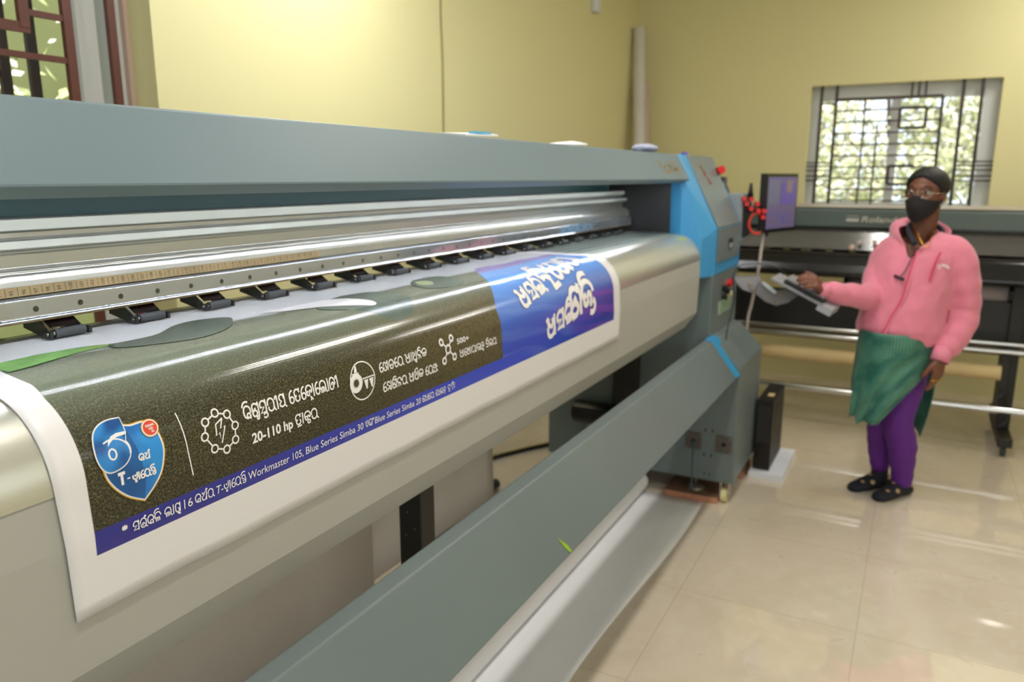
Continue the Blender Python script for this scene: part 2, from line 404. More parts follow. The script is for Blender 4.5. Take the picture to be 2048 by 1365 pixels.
for k in range(-2, 18):
    c = copy_tree(p0, PR); c.location.x = .722 + .1467 * k
# bed and drum
bm = prism([(.942, 1.2535), (1.20, 1.2535), (1.20, 1.235), (.942, 1.235)], XL, 3.44)
obj('print_bed', bm, M_bed, PR)
bm = bmesh.new()
for y in (.985, 1.0, 1.03, 1.045, 1.075, 1.09, 1.12, 1.135): add_box(bm, XL, 3.44, y, y + .005, 1.2535, 1.254)
obj('bed_groove', bm, mat('groove_dark', '#4c524e', .5), PR)
prof = [(.942 - .107 * math.sin(R(a)), 1.146 + .107 * math.cos(R(a))) for a in range(0, 91, 5)]
dr = obj('front_drum', prism(prof + [(.95, 1.146), (.95, 1.2525)], XL, 3.352), M_drum, PR); edge_smooth(dr)
bm = bmesh.new()
for t, z, hh in (('A', .0, 0),):
    for k in range(3): add_box(bm, 3.24 + k * .03, 3.26 + k * .03, .8985 - k * .0, .8992, 1.2432, 1.2445)
bpy.data.meshes  # yellow marks sit on the drum shoulder
bm.free(); bm = bmesh.new()
for k, (x, a) in enumerate(((3.20, 20), (3.225, 24), (3.25, 20), (3.275, 25), (3.295, 21))):
    for i in range(2):
        a0, a1 = R(a + i * 5), R(a + 3.5 + i * 5)
        q = [(x, a0), (x + .017, a0), (x + .017, a1), (x, a1)]
        bm.faces.new([bm.verts.new((xx, .942 - .1077 * math.sin(aa), 1.146 + .1077 * math.cos(aa))) for xx, aa in q])
obj('yellow_mark', bm, mat('yellow_sticker', '#c9d62e', .5), PR)
fp = obj('front_panel', prism([(.836, 1.1455), (.833, 1.082), (.838, .915), (.888, .840), (.93, .838), (.93, 1.1455)], XL, 3.350), M_beige, PR, bevel=.003)
# right end cabinet
cab = obj('cabinet_body', prism([(.655, .10), (.655, .655), (.770, .778), (.80, .782), (.80, 1.07), (1.60, 1.07), (1.60, .10)], 3.45, 3.98), M_grey, PR, bevel=.004)
obj('cabinet_wall', box(3.44, 3.98, 1.0, 1.60, 1.07, 1.56), M_black, PR)
# blue housing
bm = bmesh.new()
def poly(bm, pts, mi=0):
    f = bm.faces.new([bm.verts.new(p) for p in pts]); f.material_index = mi; return f
A = [(3.352, .945, 1.066), (3.352, .835, 1.066), (3.475, .80, 1.062), (4.0, .80, 1.062)]
def hull(bm, pts):
    vs = [bm.verts.new(p) for p in pts]; bmesh.ops.convex_hull(bm, input=vs)
hull(bm, [(3.352, .835, 1.066), (3.352, .835, 1.228), (3.352, .93, 1.066), (3.352, .93, 1.435), (3.352, .912, 1.468), (3.475, .80, 1.062), (3.475, .80, 1.273), (4.0, .80, 1.062), (4.0, .80, 1.273),
          (3.392, .958, 1.597), (3.42, .963, 1.597), (4.0, .963, 1.597), (3.392, .99, 1.597), (4.0, .99, 1.597), (4.0, .99, 1.062), (3.40, .99, 1.062)])
hs = obj('blue_housing', bm, M_blue, PR, bevel=.003)
dn = Vector((0, -.324, .163)).normalized() * .006
def slab(bm, q, n, t=.004):
    a = [bm.verts.new(Vector(p)) for p in q]; b2 = [bm.verts.new(Vector(p) + n) for p in q]
    bm.faces.new(b2); bm.faces.new(a[::-1])
    for i in range(4): bm.faces.new((a[i], a[(i + 1) % 4], b2[(i + 1) % 4], b2[i]))
bm = bmesh.new(); slab(bm, [(3.495, .800, 1.275), (3.955, .800, 1.275), (3.955, .960, 1.594), (3.495, .960, 1.594)], dn)
dr_ = obj('slanted_door', bm, M_grey, PR, bevel=.002)
bm = bmesh.new()
rp = lambda x, t: (Vector((x, .800, 1.275)) + (Vector((x, .960, 1.594)) - Vector((x, .800, 1.275))) * t + dn * 1.12)
random.seed(5)
for i in range(26):
    t = random.uniform(.62, .86); x = 3.62 + .10 * (.9 - t) / .4 + random.gauss(0, .012)
    poly(bm, [rp(x, t), rp(x + random.uniform(.005, .03), t - .01), rp(x + random.uniform(.01, .03), t - random.uniform(.02, .05)), rp(x + .004, t - .03)])
obj('red_marking', bm, M_dred, dr_)
bm = bmesh.new(); slab(bm, [(3.495, .800, 1.118), (3.955, .800, 1.118), (3.955, .800, 1.270), (3.495, .800, 1.270)], Vector((0, -.006, 0)))
ld = obj('lower_door', bm, M_grey, PR, bevel=.002)
obj('latch_recess', box(3.70, 3.80, .7925, .795, 1.165, 1.215), M_black, ld); obj('latch', box(3.72, 3.78, .789, .793, 1.17, 1.192), M_greyp, ld)
# lower front box details: connectors and warning label
bm = box(3.60, 3.86, .7975, .80, .865, .925)
lb = obj('instruction_label', bm, mat('faded_green_label', '#a8bda0', .6, vary=.35, scale=25), PR)
bm = bmesh.new(); random.seed(8)
for r_ in range(4):
    x = 3.61
    while x < 3.84: l = random.uniform(.01, .04); add_box(bm, x, min(x + l, 3.85), .7968, .7976, .872 + r_ * .013, .879 + r_ * .013); x += l + .012
obj('label_print', bm, mat('label_green_ink', '#3f6a4c', .6), lb)
for i, (x, z, c) in enumerate(((3.66, .985, M_black_g), (3.72, .965, M_black_g), (3.75, .995, M_red), (3.80, 1.0, M_red), (3.66, .945, M_black_g), (3.77, .945, M_cream))):
    k = obj('connector', cyl((x, .80, z), (x, .778, z), .014, 14), c, PR); edge_smooth(k)
obj('side_hinge', box(3.985, 4.02, .84, .90, .80, 1.06), M_blackm, PR)
for z in (.82, 1.03): edge_smooth(obj('hinge_knob', cyl((4.0, .85, z), (4.0, .80, z), .014, 14), M_chrome, PR))
# motor plates with screws on the side facing the camera
for (yc, zc) in ((.847, .287), (.706, .289)):
    pl = obj('motor_plate', box(3.443, 3.45, yc - .037, yc + .037, zc - .041, zc + .041), mat('dark_zinc_plate', '#5c5853', .45, .5), PR, bevel=.003)
    edge_smooth(obj('shaft_hole', cyl((3.4425, yc, zc), (3.444, yc, zc), .011, 16), M_black_g, pl))
    for s in (-1, 1):
        for q in (-1, 1): edge_smooth(obj('screw', cyl((3.440, yc + s * .028, zc + q * .031), (3.444, yc + s * .028, zc + q * .031), .004, 10), M_rust, pl))
bm = bmesh.new()
for y, z in ((.795, .345), (.762, .345), (.795, .225), (.762, .225)): add_box(bm, 3.4485, 3.4505, y - .003, y + .003, z - .007, z + .007)
for y, z in ((.79, .135), (.765, .133)): add_box(bm, 3.4485, 3.4505, y - .003, y + .003, z - .003, z + .003)
obj('screw_slot', bm, M_black_g, PR)
obj('earth_wire', tube(smooth_path([(3.444, .845, .285), (3.40, .835, .23), (3.385, .832, .15), (3.40, .834, .06)]), .004, 8), mat('blue_grey_wire', '#3d5363', .5), PR)
mt = obj('roller_motor', cyl((3.39, 1.43, .37), (3.39, 1.14, .37), .055, 28), M_black_g, PR, bevel=.008); edge_smooth(mt)
obj('motor_plug', box(3.36, 3.42, 1.30, 1.35, .298, .318), M_greyp, mt)
def foot(x, y, h0):
    f = bmesh.new(); add_tube(f, [(x, y, h0), (x, y, h0 + .008), (x, y, h0 + .018), (x, y, h0 + .022)], [.043, .043, .02, .009], 24)
    cyl((x, y, h0 + .02), (x, y, .105), .007, 10, f)
    return obj('levelling_foot', f, mat('dull_zinc', '#8c8578', .4, .7), PR, smooth=False)
foot(3.50, .84, .031); foot(3.93, .74, .031)
def caster(x, y):
    e = obj('caster', cyl((x, y - .014, .033), (x, y + .014, .033), .033, 28), M_cream, PR); edge_smooth(e)
    b_ = bmesh.new(); add_box(b_, x - .012, x + .012, y - .022, y - .017, .025, .102); add_box(b_, x - .012, x + .012, y + .017, y + .022, .025, .102)
    cyl((x, y - .024, .033), (x, y + .024, .033), .006, 10, b_); obj('caster_fork', b_, M_chrome, e)
caster(3.475, .695)
# support columns under the bed
bm = box(1.43, 1.49, 1.0, 1.066, .03, .86); col1 = obj('support_column', bm, M_blackm, PR, bevel=.003)
bm = bmesh.new()
for i, (y, z) in enumerate(((1.04, .70), (1.045, .64), (1.02, .66), (1.05, .56))): add_box(bm, 1.4288, 1.4302, y - .0015, y + .0015, z - .0015, z + .0015)
obj('rivet', bm, M_rust, col1)
obj('support_column', box(3.40, 3.449, 1.12, 1.24, .10, .86), M_blackm, PR, bevel=.003)
obj('column_foot', box(1.40, 1.52, .97, 1.10, 0, .03), M_blackm, PR)
obj('cross_beam', box(XL, 3.45, 1.0, 1.07, .82, .86), M_blackm, PR)
obj('under_tray', box(XL, 3.45, 1.07, 1.55, 1.0, 1.02), M_blackm, PR)
# take-up cover: bent sheet running in front
tk = obj('take_up_cover', prism([(.655, .628), (.770, .780), (.803, .786), (.812, .778), (.812, .70), (.80, .70), (.80, .770), (.776, .768), (.67, .628)], XL, 3.449), M_grey, PR, bevel=.003)
bm = bmesh.new(); n_ = Vector((0, -.152, .115)).normalized() * .0012
slab(bm, [(3.375, .655, .628), (3.50, .655, .628), (3.50, .770, .780), (3.375, .770, .780)], n_)
slab(bm, [(3.375, .770, .781), (3.50, .770, .781), (3.50, .803, .787), (3.375, .803, .787)], Vector((0, 0, .0012)))
obj('blue_stripe', bm, mat('blue_tape_stripe', '#2f93c8', .45, vary=.03), tk)
bm = bmesh.new(); random.seed(11)
def ont(x, t): return Vector((x, .655 + .115 * t, .628 + .152 * t)) + n_ * 1.0
gp = [(1.545, .00), (1.555, .0), (1.552, .10), (1.532, .24), (1.536, .10)]
poly(bm, [ont(x, t + .02) for x, t in gp]); obj('green_tape_scrap', bm, mat('green_tape', '#86a81e', .6), tk)
# control box on the right, behind the housing
cb = obj('control_box', box(4.0, 4.22, .80, 1.05, 1.18, 1.418), M_greyp, PR, bevel=.004)
obj('control_box_face', box(4.03, 4.20, .79, .80, 1.20, 1.40), M_blackm, cb)
e1 = obj('emergency_button', cyl((3.97, .93, 1.525), (3.93, .895, 1.535), .020, 18), M_red, PR); edge_smooth(e1)
edge_smooth(obj('button_collar', cyl((3.985, .95, 1.518), (3.965, .925, 1.527), .016, 14), M_black, e1))
edge_smooth(obj('indicator_lamp', cyl((4.0, .94, 1.49), (3.98, .90, 1.49), .012, 14), M_chrome, PR))
obj('terminal_block', box(4.01, 4.09, .90, .98, 1.418, 1.50), mat('olive_black_box', '#3f3d33', .5), PR, bevel=.006)
edge_smooth(obj('cable_gland', cyl((4.05, .93, 1.418), (4.05, .885, 1.435), .022, 18), M_black, PR))
# left end cabinet (outside the picture)
obj('cabinet_body', prism([(.655, .10), (.655, .655), (.770, .778), (.80, .782), (.80, 1.27), (.96, 1.597), (1.60, 1.6), (1.60, .10)], -.95, XL), M_grey, PR, bevel=.004)
for x in (-.85, -.45):
    foot(x, .84, 0); foot(x, 1.45, 0)
foot(3.55, 1.5, 0); foot(3.9, 1.5, 0)
set_base(PR, (1.65, 1.15, 0))

# ------------------------------------------------------------------ printed banner
RB, YC, ZJ = .109, .942, 1.146; LQ = RB * PI / 2
def wrap(u, s, off=0.0):
    if s < 0: return Vector((u, YC - s, ZJ + RB + off))
    if s < LQ:
        a = s / RB; r = RB + off; return Vector((u, YC - r * math.sin(a), ZJ + r * math.cos(a)))
    d = s - LQ
    if d < .066: y = YC - RB - .004 * (d / .066)
    else: y = YC - RB - .004 + .003 * (d - .066) / .1
    return Vector((u, y - off, ZJ - d))
UL, UR, SB = .478, 2.33, .330
us = [UL + (UR - UL) * i / 120 for i in range(121)]
ss = [-.30 + .02 * i for i in range(15)] + [LQ * i / 20 for i in range(20)] + [LQ + (SB - LQ) * i / 10 for i in range(11)]
bm = bmesh.new(); uvl = bm.loops.layers.uv.new('print')
def edge_u(u, s):
    if u < .60: u += (.60 - u) / .12 * (.006 * max(0, s - .15) / .17)
    return u
grid = []
for s in ss:
    row = []
    for i, u in enumerate(us):
        uu = edge_u(u, s); rip = (.0012 * math.sin(u * 23) * math.sin(u * 7.3) if s > .29 else 0)
        v = bm.verts.new(wrap(uu, s + rip, .0004 * (1 + math.sin(u * 17 + s * 9)) * (1 if 0 < s < .25 else .2))); row.append((v, uu, s + rip))
    grid.append(row)
for j in range(len(ss) - 1):
    for i in range(len(us) - 1):
        q = [grid[j][i], grid[j][i + 1], grid[j + 1][i + 1], grid[j + 1][i]]
        f = bm.faces.new([k[0] for k in q]); f.smooth = True
        for lp, k in zip(f.loops, q): lp[uvl].uv = (k[1], k[2])
mb = bpy.data.materials.new('printed_flex'); mb.use_nodes = True; E.nt = mb.node_tree; NT = mb.node_tree
b = NT.nodes['Principled BSDF']; un_ = NT.nodes.new('ShaderNodeUVMap'); un_.uv_map = 'print'; UVv = E(un_.outputs[0])
sep = NT.nodes.new('ShaderNodeSeparateXYZ'); NT.links.new(UVv.s, sep.inputs[0]); u, s = E(sep.outputs[0]), E(sep.outputs[1])
nf = noise(UVv, 400, 5, .5); nm = noise(UVv, 110, 4, .8); nl = noise(UVv, 9, 3)
soil = mixc(nf.step(.36, .66), '#211f16', '#5f5a42'); soil = mixc(nm.step(.35, .7) * .55, soil, '#2c2f24')
soil = mixc(nf.step(.58, .74) * .55, soil, '#8d8866'); soil = mixc((u.step(.85, 1.5)) * .40 * nm.step(.3, .6), soil, '#7a6a50')
soil = mixc((1 - s.step(.01, .13)) * .50, soil, '#8f9a86')  # soil paler towards the top: print fade and some glare in the colour
soil = mixc((s.step(.17, .235)) * .35, soil, '#191811')
top = (1 - (s + nl * .03).step(-.088, -.070))
soil = mixc(top, soil, '#dfe2e4')
grn = (1 - (s + (u - .56) * .25).step(-.128, -.118)) * (s.step(-.16, -.145)) * (1 - u.step(.66, .70))
# blue field
sw = E(NT.nodes.new('ShaderNodeTexWave').outputs['Fac']); wn = sw.s.node
wn.inputs['Scale'].default_value = 1.3; wn.inputs['Distortion'].default_value = 5; wn.inputs['Detail'].default_value = 2; wn.inputs['Detail Scale'].default_value = 1.5
mp = NT.nodes.new('ShaderNodeMapping'); mp.inputs['Scale'].default_value = (1, 6, 1); mp.inputs['Rotation'].default_value = (0, 0, .9)
NT.links.new(UVv.s, mp.inputs['Vector']); NT.links.new(mp.outputs[0], wn.inputs['Vector'])
blue = mixc(s.step(.0, .23), '#6ea2ec', '#2c45bb'); blue = mixc(u.step(1.75, 2.27) * s.step(.05, .2) * .7, blue, '#2a2686')
blue = mixc(sw.step(.55, .95) * (u - s * 0).step(1.85, 2.1) * s.step(.10, .17) * .45, blue, '#7a3fb0')
blue = mixc(sw.step(.6, 1) * .28 * 0.4 * (1 - u.step(1.9, 2.0)), blue, '#8fb4f4')
edge = 1.532 + 1.52 * E.op('POWER', E.op('MAXIMUM', .115 - s, 0.0), 1.2)
bt = 1 - (s - (u - 1.7) * -.05 + nl * .03).step(-.045, -.035)
pur = bt * (s + nl * .05).step(-.10, -.085) * (u).step(1.66, 1.74)
blue = mixc(bt, blue, '#e4e6ea'); blue = mixc(pur * .75, blue, '#7f62c8')
img = mixc((u - edge).step(-.0012, .0012), soil, blue)
band = s.step(.2285, .2292); img = mixc(band * (1 - u.step(1.60, 1.75) * .9), img, mixc(u.step(.5, 1.7), '#2b2c86', '#2f49c9'))
ul_ = u - E.op('MAXIMUM', .05 - s, 0.0) * .2
inside = (ul_.step(.5160, .5170)) * (1 - u.step(2.2675, 2.269)) * (1 - s.step(.2585, .2593))
white = mixc(u.step(2.2755, 2.2762) * (1 - u.step(2.2775, 2.2785)) * .4 * (1 - s.step(.258, .259)), '#dddadc', '#b7868a')
img = mixc(inside, white, img)
NT.links.new(img.s, b.inputs['Base Color']); b.inputs['Roughness'].default_value = .2; b.inputs['Specular IOR Level'].default_value = .5
rg = .17 + (1 - inside) * .2; NT.links.new(rg.s, b.inputs['Roughness'])
wv = NT.nodes.new('ShaderNodeTexWave'); wv.bands_direction = 'Y'; wv.inputs['Scale'].default_value = 75; NT.links.new(UVv.s, wv.inputs['Vector'])
bp = NT.nodes.new('ShaderNodeBump'); bp.inputs['Strength'].default_value = .07; bp.inputs['Distance'].default_value = .0004
NT.links.new(wv.outputs['Fac'], bp.inputs['Height']); NT.links.new(bp.outputs[0], b.inputs['Normal'])
BN = obj('printed_banner', bm, mb); tag(BN, 'glossy printed vinyl banner with soil photo and blue field draped over the printer drum', 'banner')
sd = BN.modifiers.new('thick', 'SOLIDIFY'); sd.thickness = .0006; sd.offset = -1

def place(bm, u0, s0, name, m, off=.0011, step=.006, cut=True):
    """bm lies in the xy plane in metres (x right, y up); origin goes to (u0, s0)"""
    if cut:
        ymin, ymax = bounds(bm)[2:]
        lo, hi = s0 - ymax, s0 - ymin; k = math.ceil(max(lo, 0) / step)
        while k * step < min(hi, LQ + .07):
            y = s0 - k * step
            bmesh.ops.bisect_plane(bm, geom=bm.verts[:] + bm.edges[:] + bm.faces[:], plane_co=(0, y, 0), plane_no=(0, 1, 0), dist=1e-7); k += 1
    for v in bm.verts: v.co = wrap(u0 + v.co.x, s0 - v.co.y, off + v.co.z)
    return obj(name, bm, m, BN)
def latin(s_, u0, s0, width, h, name, m=M_wink, shear=0, bold=0, off=.0011):
    bm = text_bm(s_, 1, shear, bold); a0, a1, b0, b1 = bounds(bm)
    for v in bm.verts: v.co.x = (v.co.x - a0) * width / (a1 - a0); v.co.y = v.co.y * h / .729
    return place(bm, u0, s0, name, m, off)

# stroke glyphs of the Odia letters: ('a', cx, cy, rx, ry, deg0, deg1) arcs, ('l', x, y, ...) lines; cell height 1
G = {
 'ba': (.86, [('a', .40, .56, .36, .42, 205, -15), ('l', .08, .38, .12, .22, .30, .10, .44, .06), ('a', .52, .26, .17, .17, 60, -300), ('l', .69, .28, .69, .0)]),
 'i': (0, [('a', -.44, .84, .44, .46, 165, 62)]), 'ishort': (0, [('a', -.34, .86, .34, .42, 165, 55)]),
 'sha': (.86, [('a', .36, .70, .28, .28, 200, 30), ('l', .10, .62, .10, .30), ('a', .33, .24, .23, .22, 180, 520), ('l', .30, .52, .42, .62), ('l', .74, 1.0, .74, 0), ('l', .60, .84, .74, 1.0)]),
 'sa': (.86, [('a', .38, .68, .30, .30, 215, 20), ('l', .16, .50, .48, .52, .12, .08, .68, .12), ('l', .70, 1.0, .70, 0), ('l', .60, .86, .70, 1.0)]),
 'ta_sub': (0, [('a', -.28, -.16, .22, .18, 150, -150)]), 'va_sub': (0, [('l', -.40, -.02, -.14, -.02), ('a', -.26, -.14, .11, .11, 0, 360)]),
 'ra': (.90, [('a', .40, .60, .35, .38, 195, -5), ('l', .745, .58, .735, .26, .80, .08, .92, -.04), ('a', .42, .28, .30, .27, 165, 350)]),
 'ii': (.40, [('l', .24, 1.0, .24, 0), ('l', .02, .78, .08, .94, .24, 1.0)]),
 'ya': (.86, [('a', .36, .74, .26, .24, 220, -20), ('l', .16, .56, .32, .48, .10, .30), ('a', .38, .24, .28, .20, 180, 360), ('l', .68, 1.0, .68, .1, .86, -.06)]),
 'e': (.62, [('a', .34, .26, .24, .25, 100, 460), ('a', .52, .50, .44, .50, 190, 95), ('l', .08, .40, .10, .26)]),
 'tta': (.84, [('a', .38, .66, .30, .32, 230, 10), ('a', .42, .28, .26, .25, 120, 400), ('l', .14, .52, .16, .34), ('l', .58, .84, .72, 1.0)]),
 'ka': (.88, [('a', .42, .60, .37, .38, 215, -30), ('a', .30, .32, .17, .18, 100, 330), ('a', .54, .32, .13, .20, 180, 0), ('l', .66, .32, .58, .10), ('l', .28, .50, .42, .44)]),
 'na_sub': (0, [('l', -.40, -.02, -.44, -.24), ('l', -.26, -.02, -.14, -.22), ('l', -.44, -.02, -.2, -.04)]),
 'aa': (.30, [('l', .12, 1.0, .12, 0)]),
 'la': (1.0, [('a', .42, .58, .38, .40, 215, -10), ('l', .12, .36, .22, .30, .22, .02), ('l', .22, .36, .36, .46, .42, .34, .42, .02), ('l', .42, .36, .54, .46, .62, .34, .62, .04), ('l', .80, .52, .80, .14, .94, -.04)]),
 'ja': (.86, [('a', .40, .58, .34, .40, 190, 0), ('l', .06, .54, .08, .22), ('a', .30, .18, .22, .18, 170, 340), ('a', .44, .42, .14, .14, 200, 20), ('l', .56, .46, .52, .12), ('l', .66, .34, .80, .50)]),
 'kha': (.92, [('a', .26, .66, .18, .28, 200, 10), ('a', .30, .26, .22, .24, 150, 400), ('l', .44, .60, .44, .40, .60, .30), ('l', .74, 1.0, .74, 0), ('l', .56, .80, .74, .96)]),
 'ta': (.86, [('a', .40, .58, .35, .40, 225, -20), ('a', .42, .22, .22, .22, 90, 450), ('l', .08, .44, .20, .30), ('l', .74, .46, .84, .56)]),
 'a': (.96, [('l', .02, .92, .12, 1.0, .22, .90, .14, .78, .26, .74), ('l', .14, .60, .30, .62, .40, .50), ('a', .42, .30, .30, .30, 180, 350), ('l', .12, .36, .12, .50), ('l', .76, 1.0, .76, 0), ('l', .56, .86, .60, .66, .50, .46)]),
 'dha': (.82, [('l', .10, 1.0, .10, .30), ('a', .38, .24, .28, .22, 160, 380), ('l', .30, .90, .46, .60, .26, .50), ('l', .66, 1.0, .66, 0)]),
 'u': (0, [('l', -.34, -.06, -.30, -.20, -.16, -.26), ('a', -.30, -.16, .08, .08, 0, 360)]),
 'na': (.86, [('a', .38, .66, .32, .32, 210, -10), ('l', .12, .50, .34, .36), ('l', .34, .44, .52, .34, .62, .04), ('l', .34, .40, .22, .02), ('l', .70, .60, .84, .66)]),
 'ma': (.86, [('a', .28, .78, .20, .20, 220, 0), ('l', .14, .62, .48, .40, .10, .06), ('l', .30, .24, .50, .18, .60, .04), ('l', .70, 1.0, .70, 0), ('l', .48, .40, .70, .40)]),
 'nja': (.92, [('a', .26, .74, .18, .22, 200, 0), ('l', .12, .58, .40, .50), ('a', .38, .24, .28, .22, 160, 380), ('l', .60, 1.0, .60, .40), ('l', .52, .60, .84, .66), ('l', .66, .30, .84, .04)]),
 'tha': (.84, [('l', .10, .98, .10, .22), ('a', .38, .24, .28, .22, 170, 380), ('a', .38, .68, .18, .18, 0, 360), ('l', .66, 1.0, .66, .2)]),
 'i_v': (.88, [('a', .42, .60, .36, .38, 215, -20), ('l', .12, .36, .26, .44, .26, .08), ('a', .48, .26, .20, .20, 150, -120), ('l', .74, .5, .72, .1, .86, -.04)]),
 'dda': (.80, [('a', .40, .66, .30, .32, 210, 0), ('a', .38, .24, .26, .24, 110, -150), ('l', .14, .50, .30, .46)]),
 'lla': (.86, [('a', .42, .58, .37, .40, 215, 0), ('l', .20, .40, .20, .02), ('l', .20, .30, .34, .42, .42, .30, .42, .02), ('l', .42, .30, .56, .42, .64, .30, .64, .02)]),
 'rt': (.90, [('a', .40, .60, .35, .38, 195, -5), ('l', .745, .58, .735, .26), ('a', .42, .28, .30, .27, 165, 350), ('l', .56, 1.02, .66, 1.22), ('l', .60, 1.06, .78, 1.12), ('l', .66, .30, .70, .10, .88, -.04), ('a', .42, .36, .12, .12, 0, 270)]),
 'ga': (.86, [('a', .34, .72, .26, .26, 200, 10), ('l', .10, .62, .10, .26), ('a', .34, .26, .22, .22, 180, 420), ('l', .68, 1.0, .68, 0), ('l', .34, -.04, .44, -.18, .62, -.20)]),
 'danda': (.34, [('l', .14, 1.0, .14, 0)]),
 'rsha': (.86, [('l', .10, .92, .34, .60, .10, .40), ('l', .46, .92, .30, .66), ('a', .36, .24, .26, .22, 160, 380), ('l', .68, 1.0, .68, 0), ('l', .62, 1.04, .74, 1.24), ('l', .64, 1.10, .84, 1.16)]),
 'wa': (.80, [('a', .38, .58, .32, .38, 150, 400), ('l', .40, .58, .46, .70, .34, .74), ('l', .30, -.02, .56, -.02), ('a', .44, -.10, .08, .08, 0, 360), ('l', .66, .84, .70, 1.0)]),
 'nta': (.86, [('a', .36, .68, .24, .24, 220, -30), ('l', .16, .50, .50, .46, .20, .20, .60, .26), ('a', .48, .10, .20, .16, 80, -160), ('l', .66, .5, .68, .2)]),
 'e_v': (.80, [('l', .04, .70, .14, .90, .24, .70, .34, .92), ('l', .30, .62, .12, .40, .40, .10), ('l', .60, 1.0, .60, .2, .40, .02)]),
 'ng': (.28, [('a', .10, .88, .10, .11, 0, 360)]),
 'uv': (.88, [('a', .42, .64, .34, .34, 220, -10), ('a', .34, .24, .22, .22, 100, 380), ('l', .50, .50, .60, .30, .80, -.02), ('l', .18, .46, .40, .52)]),
 'pa': (.82, [('l', .10, 1.0, .10, .28), ('a', .36, .28, .26, .26, 180, 330), ('l', .66, 1.0, .66, 0), ('l', .30, .60, .66, .52)]),
 'bdha': (.86, [('a', .40, .62, .34, .36, 215, -10), ('a', .46, .40, .12, .12, 0, 360), ('a', .44, .08, .20, .16, 110, -170), ('l', .14, .42, .30, .30)]),
 'nu': (.86, [('a', .38, .66, .32, .32, 210, -10), ('l', .34, .44, .52, .34, .62, .04), ('l', .34, .40, .26, .10), ('l', .30, .02, .40, -.16, .62, -.14)]),
 'hn': (.86, [('a', .36, .60, .30, .34, 160, -60), ('l', .10, .70, .10, .50), ('l', .50, .30, .34, .10, .62, 0), ('a', .62, 1.10, .10, .10, 0, 360), ('l', .30, 1.0, .42, 1.16)]),
 'hi': (.96, [('a', .44, .62, .38, .36, 190, -20), ('l', .10, .40, .34, .46, .50, .30), ('l', .50, .46, .66, .30), ('l', .58, .30, .50, -.06), ('l', .46, -.10, .92, -.10)]),
 'kti': (.96, [('a', .42, .62, .38, .36, 215, -10), ('a', .28, .34, .16, .18, 100, 330), ('a', .50, .34, .12, .18, 180, 0), ('l', .62, .34, .60, .06), ('a', .70, -.02, .20, .22, 70, -130)]),
 'tra': (.84, [('a', .38, .66, .30, .32, 230, 10), ('a', .42, .28, .26, .25, 120, 400), ('l', .14, .52, .16, .34), ('l', .58, .84, .72, 1.0), ('l', .26, -.16, .74, -.12)]),
 'kta': (.88, [('a', .42, .60, .37, .38, 215, -30), ('a', .30, .34, .17, .18, 100, 330), ('a', .54, .34, .13, .20, 180, 0), ('a', .56, -.04, .16, .16, 120, -200), ('l', .28, .50, .42, .44)]),
 'kna': (.88, [('a', .42, .60, .37, .38, 215, -30), ('a', .30, .34, .17, .18, 100, 330), ('a', .54, .34, .13, .20, 180, 0), ('l', .50, .04, .62, -.04, .56, -.26), ('l', .62, -.04, .80, -.24)]),
 'star': (.60, [('l', .10, .62, .46, .98), ('l', .46, .62, .10, .98), ('l', .28, .56, .28, 1.04), ('l', .04, .80, .52, .80)]),
 ' ': (.34, []),
}
def stroke_bm(bm, pts, wd, ox, oy, sx, sy):
    P = [Vector((ox + x * sx, oy + y * sy, 0)) for x, y in pts]; L = []; Rr = []
    for i, p in enumerate(P):
        t = P[min(i + 1, len(P) - 1)] - P[max(i - 1, 0)]
        if t.length < 1e-9: t = Vector((1, 0, 0))
        t.normalize(); n = Vector((-t.y, t.x, 0)) * wd / 2
        e = Vector((0, 0, 0))
        if i == 0: e = -t * wd * .25
        if i == len(P) - 1: e = t * wd * .25
        L.append(bm.verts.new(p + n + e)); Rr.append(bm.verts.new(p - n + e))
    for i in range(len(P) - 1): bm.faces.new((L[i], Rr[i], Rr[i + 1], L[i + 1]))
def odia(names, u0, s0, width, h, name, m=M_wink, wd=.13, off=.0011, italic=0, rise=0):
    lay = 0; names = names.split(','); adv = sum(G[n][0] for n in names); sx = width / adv; bm = bmesh.new(); x = 0
    for n in names:
        a, st = G[n]
        for k in st:
            if k[0] == 'a':
                N_ = max(5, int(abs(k[6] - k[5]) / 22)); pts = [(k[1] + k[3] * math.cos(R(k[5] + (k[6] - k[5]) * i / N_)), k[2] + k[4] * math.sin(R(k[5] + (k[6] - k[5]) * i / N_))) for i in range(N_ + 1)]
            else: pts = [(k[i], k[i + 1]) for i in range(1, len(k), 2)]
            pts = [(x + px + italic * py, py) for px, py in pts]
            k0_ = len(bm.verts); stroke_bm(bm, pts, wd * min(sx, h) * 1.05, 0, 0, sx, h); bm.verts.ensure_lookup_table(); lay += 1
            for v in bm.verts[k0_:]: v.co.z = .000012 * (lay % 9)
        x += a
    for v in bm.verts: v.co.y += rise * v.co.x
    return place(bm, u0, s0, name, m, off)
odia('ba,i,sha,va_sub,sa,ta_sub,ra,ii,ya, ,e,tta,e,kna,aa,e,la,aa,ja,ii', .758, .160, .206, .0195, 'printed_text', wd=.145)
latin('20-110 hp', .768, .1975, .083, .0150, 'printed_text', bold=.03)
odia('tra,aa,kta,ra', .856, .1965, .052, .0165, 'printed_text', wd=.145)
odia('e,kha,ta,e,ra, ,a,aa,dha,u,na,ishort,ka', 1.074, .161, .152, .0165, 'printed_text', wd=.145)
odia('e,ma,sha,ishort,na,ra, ,a,dha,ishort,ka, ,e,ra,nja', 1.080, .1985, .180, .0165, 'printed_text', wd=.145)
latin('500+', 1.338, .1595, .048, .0115, 'printed_text', bold=.02)
